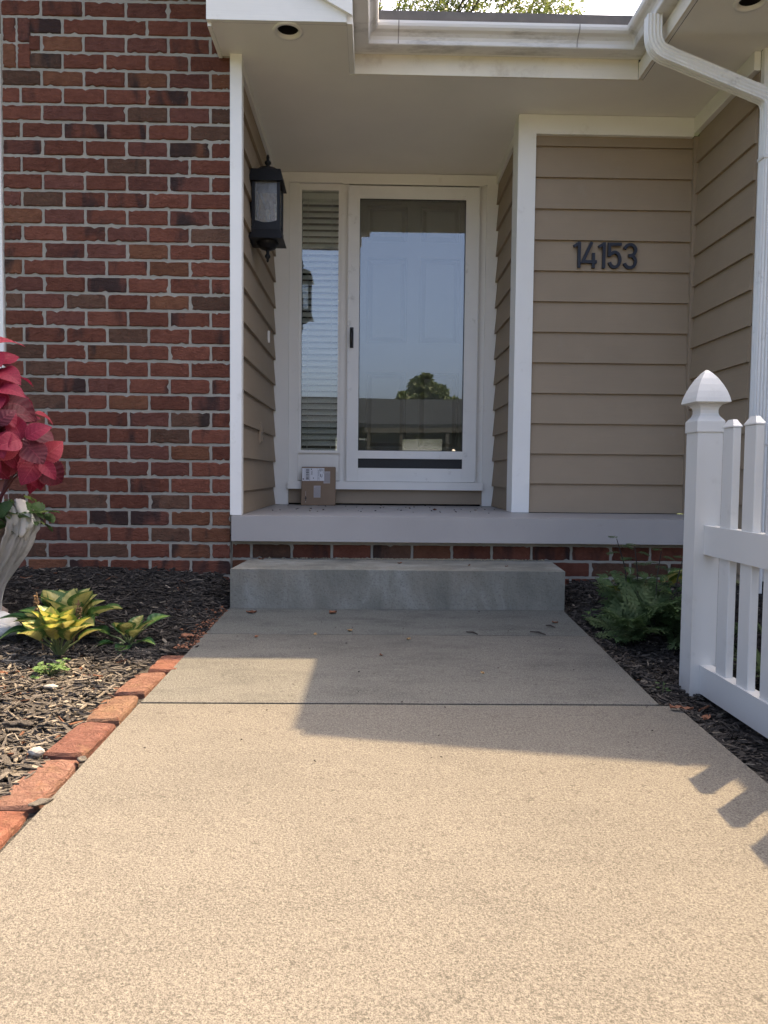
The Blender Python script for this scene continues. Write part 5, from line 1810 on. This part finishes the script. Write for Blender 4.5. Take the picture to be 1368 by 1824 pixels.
# a few loose things in the mulch
bm = B()
bmesh.ops.create_icosphere(bm, subdivisions=2, radius=1, matrix=Matrix.Translation((-0.765, 1.665, mulch_z(-.765, 1.665) + 0.018)) @ Matrix.Diagonal((0.020, 0.014, 0.011, 1)))
for v in bm.verts: v.co += Vector((1, 1, 1)) * 0.004 * noise.noise(v.co * 60)
tag(obj('pebble', bm, M['pebble'], smooth=False), 'white pebble lying beside the dark red edging brick', 'pebble')
bm = B()
bmesh.ops.create_icosphere(bm, subdivisions=2, radius=1, matrix=Matrix.Translation((-0.93, 2.12, mulch_z(-.93, 2.12) + 0.012)) @ Matrix.Diagonal((0.022, 0.012, 0.008, 1)))
for v in bm.verts: v.co += Vector((1, 1, 1)) * 0.004 * noise.noise(v.co * 60)
tag(obj('pebble', bm, M['pebble'], smooth=False), 'white pebble among sunlit mulch left of the edging bricks', 'pebble')


def bark_chip(p, L, w, rz, lab, mat):
    bm = B()
    bmesh.ops.create_icosphere(bm, subdivisions=3, radius=1, matrix=Matrix.Translation(p) @ Euler((0.1, 0.15, rz)).to_matrix().to_4x4() @ Matrix.Diagonal((L / 2, w / 2, w * 0.3, 1)))
    for v in bm.verts: v.co += Vector((0.4, 0.4, 1)) * 0.006 * noise.noise(Vector((v.co.x * 60, v.co.y * 60, v.co.z * 60)))
    tag(obj('bark_chip', bm, mat), lab, 'bark', 'large loose bark chips')


bark_chip((-0.648, 1.430, walk_z(1.43) + 0.006), 0.062, 0.018, 1.1, 'gnarled grey bark chip on the pale pinkish edging brick', M['greybark'])
bark_chip((-0.650, 1.640, walk_z(1.64) + 0.000), 0.030, 0.018, 1.2, 'stubby grey bark chip between dark red and pale edging bricks', M['greybark'])
bark_chip((-0.90, 1.86, mulch_z(-.9, 1.86) + 0.014), 0.075, 0.022, 0.35, 'long dark curved bark piece in the sunlit mulch', M['bark'])
bark_chip((-0.68, 2.72, mulch_z(-.68, 2.72) + 0.012), 0.055, 0.03, 0.4, 'reddish bark flake in the mulch where the walk meets the shadow', M['dryleaf'])

# ------------------------------------------------------------------ fallen leaves and twigs


def dry_leaf(x, y, z, s, seed, lab, mat, n=1):
    rnd = random.Random(seed)
    bm = B()
    for q in range(n):
        ox, oy = (rnd.uniform(-1, 1) * s * 0.7, rnd.uniform(-1, 1) * s * 0.4) if n > 1 else (0, 0)
        a0 = rnd.uniform(0, 6)
        g = []
        for i in range(5):
            row = []
            t = i / 4
            wv = s * 0.34 * sin(pi * (0.08 + 0.84 * t)) * rnd.uniform(0.75, 1.2)
            for j in (-1, 0, 1):
                u, vv = j * wv, (t - 0.5) * s
                row.append(bm.verts.new((x + ox + u * cos(a0) - vv * sin(a0), y + oy + u * sin(a0) + vv * cos(a0),
                                         z + 0.001 + s * (0.16 * abs(j) * rnd.uniform(0.4, 1.6) + 0.14 * (2 * t - 1) ** 2 * rnd.uniform(0.2, 1.4)))))
            g.append(row)
        for A, C in zip(g, g[1:]):
            for j in range(2): bm.faces.new((A[j], A[j + 1], C[j + 1], C[j]))
    tag(obj('fallen_leaf', bm, mat), lab, 'leaf', 'fallen leaves on walk, step and porch')


wz = lambda y: walk_z(y) + 0.001
for i, (x, y, z, s, n, mt, lab) in enumerate((
    (-0.505, 3.10, wz(3.1), 0.028, 3, 'dryleaf', 'clump of brown curled leaves on the walk near the step left end'),
    (-0.155, 3.10, wz(3.1), 0.030, 4, 'dryleaf', 'clump of brown curled leaves on the walk below the step'),
    (-0.075, 2.80, wz(2.8), 0.026, 1, 'dryleaf2', 'single orange leaf on the walk, near its centre'),
    (-0.42, 2.70, wz(2.7), 0.022, 1, 'dryleaf', 'small dark leaf on the walk close to the sunlit corner'),
    (-0.205, 2.74, wz(2.74), 0.020, 1, 'dryleaf2', 'small tan leaf on the walk left of the orange leaf'),
    (0.145, 2.68, wz(2.68), 0.022, 1, 'dryleaf2', 'small yellowish curled leaf on the walk centre right'),
    (0.04, 2.47, wz(2.47), 0.018, 1, 'dryleaf', 'tiny red brown leaf alone on the worn slab'),
    (0.36, 2.28, wz(2.28), 0.018, 1, 'dryleaf2', 'tiny yellow leaf on the worn slab, right of centre'),
    (0.76, 2.95, wz(2.95), 0.024, 1, 'dryleaf', 'small brown leaf on the walk near the step right end'),
    (0.862, 1.965, wz(1.96) + 0.004, 0.034, 2, 'dryleaf', 'curled brown leaf at the slab corner beside the fence post'),
    (0.90, 1.90, walk_z(1.9) + 0.0, 0.032, 1, 'dryleaf', 'brown leaf on the mulch under the bottom rail'),
    (0.385, 4.25, PZ + 0.001, 0.036, 2, 'dryleaf', 'red brown leaf on the porch floor below the door'),
    (0.06, 4.45, PZ + 0.001, 0.018, 1, 'bark', 'dark speck of leaf on the porch floor left of the red leaf'),
    (0.62, 4.3, PZ + 0.001, 0.018, 1, 'bark', 'dark speck of leaf on the porch floor right of the red leaf'),
    (0.14, 3.42, 0.173, 0.024, 1, 'dryleaf', 'brown leaf on the step top, near its middle'),
    (0.46, 3.36, 0.173, 0.024, 1, 'dryleaf', 'brown leaf on the step top, right of its middle'),
    (0.63, 3.34, 0.173, 0.02, 1, 'dryleaf', 'reddish leaf on the step top near its right end'),
    (-0.53, 3.55, 0.173, 0.03, 1, 'dryleaf', 'brown leaf on the step top in the back left corner'))):
    dry_leaf(x, y, z, s, 60 + i, lab, M[mt], n)
for x0, y0, x1, y1, lab in ((0.375, 2.79, 0.415, 2.755, 'short dark twig on the walk, left of the pair'), (0.625, 2.80, 0.675, 2.755, 'longer dark twig on the walk, right of the pair'), (0.71, 2.9, 0.74, 2.87, 'tiny dark twig nearest the step right end')):
    tag(obj('twig', tube(B(), [(x0, y0, wz(y0) + 0.003), ((x0 + x1) / 2 + 0.003, (y0 + y1) / 2, wz(y0) + 0.006), (x1, y1, wz(y1) + 0.003)], [0.002, 0.004, 0.002], 5), M['bark']), lab, 'twig', 'twigs on the walk')


def crumbs(name, n, fn, seed, mat, label, s0, s1):
    rnd = random.Random(seed)
    bm = B()
    for k in range(n):
        x, y, z = fn(rnd)
        s = rnd.uniform(s0, s1)
        m_ = Matrix.Translation((x, y, z + s * 0.3)) @ Euler((rnd.uniform(-.5, .5), rnd.uniform(-.5, .5), rnd.uniform(0, 6))).to_matrix().to_4x4() @ Matrix.Diagonal((s, s * rnd.uniform(0.4, 0.8), s * 0.4, 1))
        bmesh.ops.create_cube(bm, size=1, matrix=m_)
    o = obj(name, bm, mat, keep=True)
    return tag(o, label, None, None, 'stuff')


def f_grit(r):
    x = r.gauss(0.25, 0.30)
    x = max(-0.5, min(0.86, x))
    return x, 3.625 - abs(r.gauss(0, 0.018)), 0.172


crumbs('grit', 900, f_grit, 4, M['sand'], 'tan grit gathered along the back of the step', 0.003, 0.008)
crumbs('leaf_crumbs', 45, lambda r: (r.uniform(-0.55, 0.78), 4.0 + 0.9 * r.random(), PZ), 5, M['bark'], 'dark crumbs of leaf and soil on the porch floor', 0.003, 0.010)


def f_walk(r):
    y = r.uniform(1.6, 3.15)
    return r.uniform(-0.58, 0.80), y, walk_z(y) + 0.003


crumbs('leaf_crumbs', 40, f_walk, 6, M['bark'], 'dark crumbs of leaf scattered on the walk', 0.002, 0.0055)


def f_edge(r):
    y = r.uniform(2.55, 3.18)
    x = left_edge(y) - abs(r.gauss(0, 0.035))
    return x, y, mulch_z(x, y) + 0.008


crumbs('leaf_crumbs', 120, f_edge, 7, M['dryleaf'], 'red brown leaf bits in the mulch along the walk edge', 0.005, 0.013)

# ------------------------------------------------------------------ trees and the house across the street


def crown(bm, centers, n, size, seed, uvl):
    rnd = random.Random(seed)
    for k in range(n):
        c, r = rnd.choice(centers)
        while True:
            d = Vector((rnd.uniform(-1, 1), rnd.uniform(-1, 1), rnd.uniform(-1, 1)))
            if 0.05 < d.length < 1: break
        p = Vector(c) + Vector((d.x * r[0], d.y * r[1], d.z * r[2]))
        e = Euler((rnd.uniform(0, 6), rnd.uniform(0, 6), rnd.uniform(0, 6))).to_matrix()
        s = size * rnd.uniform(0.6, 1.3)
        q = [bm.verts.new(p + e @ Vector(v)) for v in ((0, -s, 0), (s * 0.38, -s * 0.1, 0), (0, s, s * 0.2), (-s * 0.38, -s * 0.1, 0))]
        f = bm.faces.new(q)
        for lp, u in zip(f.loops, (0.5, 1, 0.5, 0)): lp[uvl].uv = (u, 0.5)


def tree(name, base, label, height, limbs, mat, leaf_n, leaf_s, clump_r, seed, trunk_r=0.2, mass=()):
    t = empty(name, base, label, 'tree')
    rnd = random.Random(seed)
    base = Vector(base)
    top = base + Vector((0.3, 0, height * 0.55))
    obj('trunk', tube(B(), [base, base.lerp(top, 0.5) + Vector((0.1, 0.05, 0)), top], [trunk_r, trunk_r * 0.75, trunk_r * 0.5], 12), M['tree_bark'], t, smooth=True)
    cs = []
    bmb = B()
    for tgt in limbs:
        tg = base + Vector(tgt)
        s = base.lerp(top, rnd.uniform(0.6, 1.0))
        mid = s.lerp(tg, 0.5) + Vector((0, 0, -0.2 + rnd.uniform(-.2, .3)))
        tube(bmb, [s, mid, tg], [trunk_r * 0.32, trunk_r * 0.18, trunk_r * 0.05], 6)
        for k in range(5):
            f = s.lerp(tg, rnd.uniform(0.45, 1.05)) + Vector((rnd.uniform(-1, 1), rnd.uniform(-1, 1), rnd.uniform(-.6, .6))) * clump_r * 1.6
            tube(bmb, [s.lerp(tg, 0.6), f], [trunk_r * 0.1, trunk_r * 0.03], 4)
            r = clump_r * rnd.uniform(0.55, 1.1)
            cs.append((f, (r, r, r * 0.6)))
    for c_, r_m, k_ in mass:
        cs += [(base + Vector(c_), r_m)] * k_
    obj('limbs', bmb, M['tree_bark'], t)
    bm = B()
    uvl = bm.loops.layers.uv.new('UVMap')
    crown(bm, cs, leaf_n, leaf_s, seed + 1, uvl)
    o = obj('crown', bm, mat, t, keep=True)
    return t


tree('honey_locust_tree', (-1.0, 15.0, -0.17), 'airy light green tree standing behind the roof', 11.5,
     [(0.5, -1.0, 9.6), (1.6, -1.5, 9.9), (2.6, -0.6, 10.3), (3.5, -1.2, 10.4), (4.2, -0.5, 10.1), (4.8, -0.9, 10.9), (1.2, 1.0, 11.5), (3.0, 0.6, 11.8), (-0.8, 0.4, 11.4), (-2.4, 0, 10.2), (2.2, -1.2, 9.4), (0.9, 0.4, 10.4), (3.8, 0.5, 9.6)],
     M['locust'], 36000, 0.050, 0.62, 3, 0.22)
tree('shade_tree', (2.9, -33.0, -0.17), 'round dark tree behind the house across the street', 7.2,
     [(-0.2, 0, 6.3), (0.5, 0, 6.4), (-0.7, 0, 5.7), (1.0, 0, 5.8), (0.1, 0.4, 5.9), (-1.3, 0, 4.9), (1.5, 0, 5.0), (-2.1, 0, 4.5), (2.3, 0, 4.7), (-2.9, 0.2, 4.2), (0.2, -0.3, 5.0), (0.8, 0, 4.6), (-0.6, 0, 4.5), (3.2, 0, 4.6), (4.0, 0, 4.3)], M['oak'], 15000, 0.17, 0.5, 13, 0.2,
     [((0.0, 0, 5.9), (0.8, 1, 0.7), 10), ((0.9, 0, 5.5), (0.7, 1, 0.6), 8), ((-0.8, 0, 5.2), (0.7, 1, 0.5), 8), ((0.2, 0, 4.7), (1.3, 1, 0.6), 10), ((-1.6, 0, 4.6), (0.8, 0.9, 0.45), 8), ((1.7, 0, 4.9), (0.7, 0.9, 0.5), 8), ((-2.6, 0, 4.25), (0.8, 0.8, 0.35), 5), ((3.0, 0, 4.5), (1.0, 0.8, 0.35), 6), ((4.3, 0, 4.4), (0.9, 0.8, 0.3), 5)])

NH = empty('neighbour_house', (2.0, -24.0, -0.17), 'low ranch house across the street mirrored in the door glass', 'house')
ny = -22.0
mwall = simple('beige_siding', (0.04, 0.042, 0.042), 0.8, 0.1, 3, spec=0.0)
mroof = simple('grey_brown_shingles', (0.020, 0.024, 0.030), 0.95, 0.3, 18, 0.02, 20, spec=0.0)
obj('wall', bx(-9, 11, ny - 8, ny, -0.17, 2.75), mwall, NH)
bm = B()
prism(bm, [(ny + 0.7, 2.62), (ny + 0.7, 2.78), (ny - 4, 4.32), (ny - 8.7, 2.78), (ny - 8.7, 2.62), (ny - 4, 4.1)], 'x', -9.5, 11.5)
obj('roof', bm, mroof, NH)
obj('garage_door', bx(1.3, 3.1, ny + 0.01, ny + 0.06, -0.1, 2.15), M['white'], NH, bevel=0.01)
for a, b, c, d in ((-1.5, -0.2, 0.8, 2.1), (4.3, 5.6, 0.7, 2.2), (-5.5, -3.5, 0.8, 2.1)):
    w_ = obj('window', bx(a - .08, b + .08, ny + 0.01, ny + 0.05, c - .08, d + .08), M['white'], NH)
    obj('pane', bx(a, b, ny + 0.051, ny + 0.06, c, d), M['screen'], w_)
obj('door', bx(0.2, 1.1, ny + 0.01, ny + 0.06, -0.1, 2.05), M['number'], NH)
bm = B()
box(bm, -0.3, 4.0, ny + 0.62, ny + 0.72, 2.40, 2.61)
for x in (-0.2, 1.2, 3.2): box(bm, x, x + 0.14, ny + 0.55, ny + 0.69, -0.17, 2.395)
obj('porch_posts', bm, mwall, NH)
bpy.context.view_layer.update()
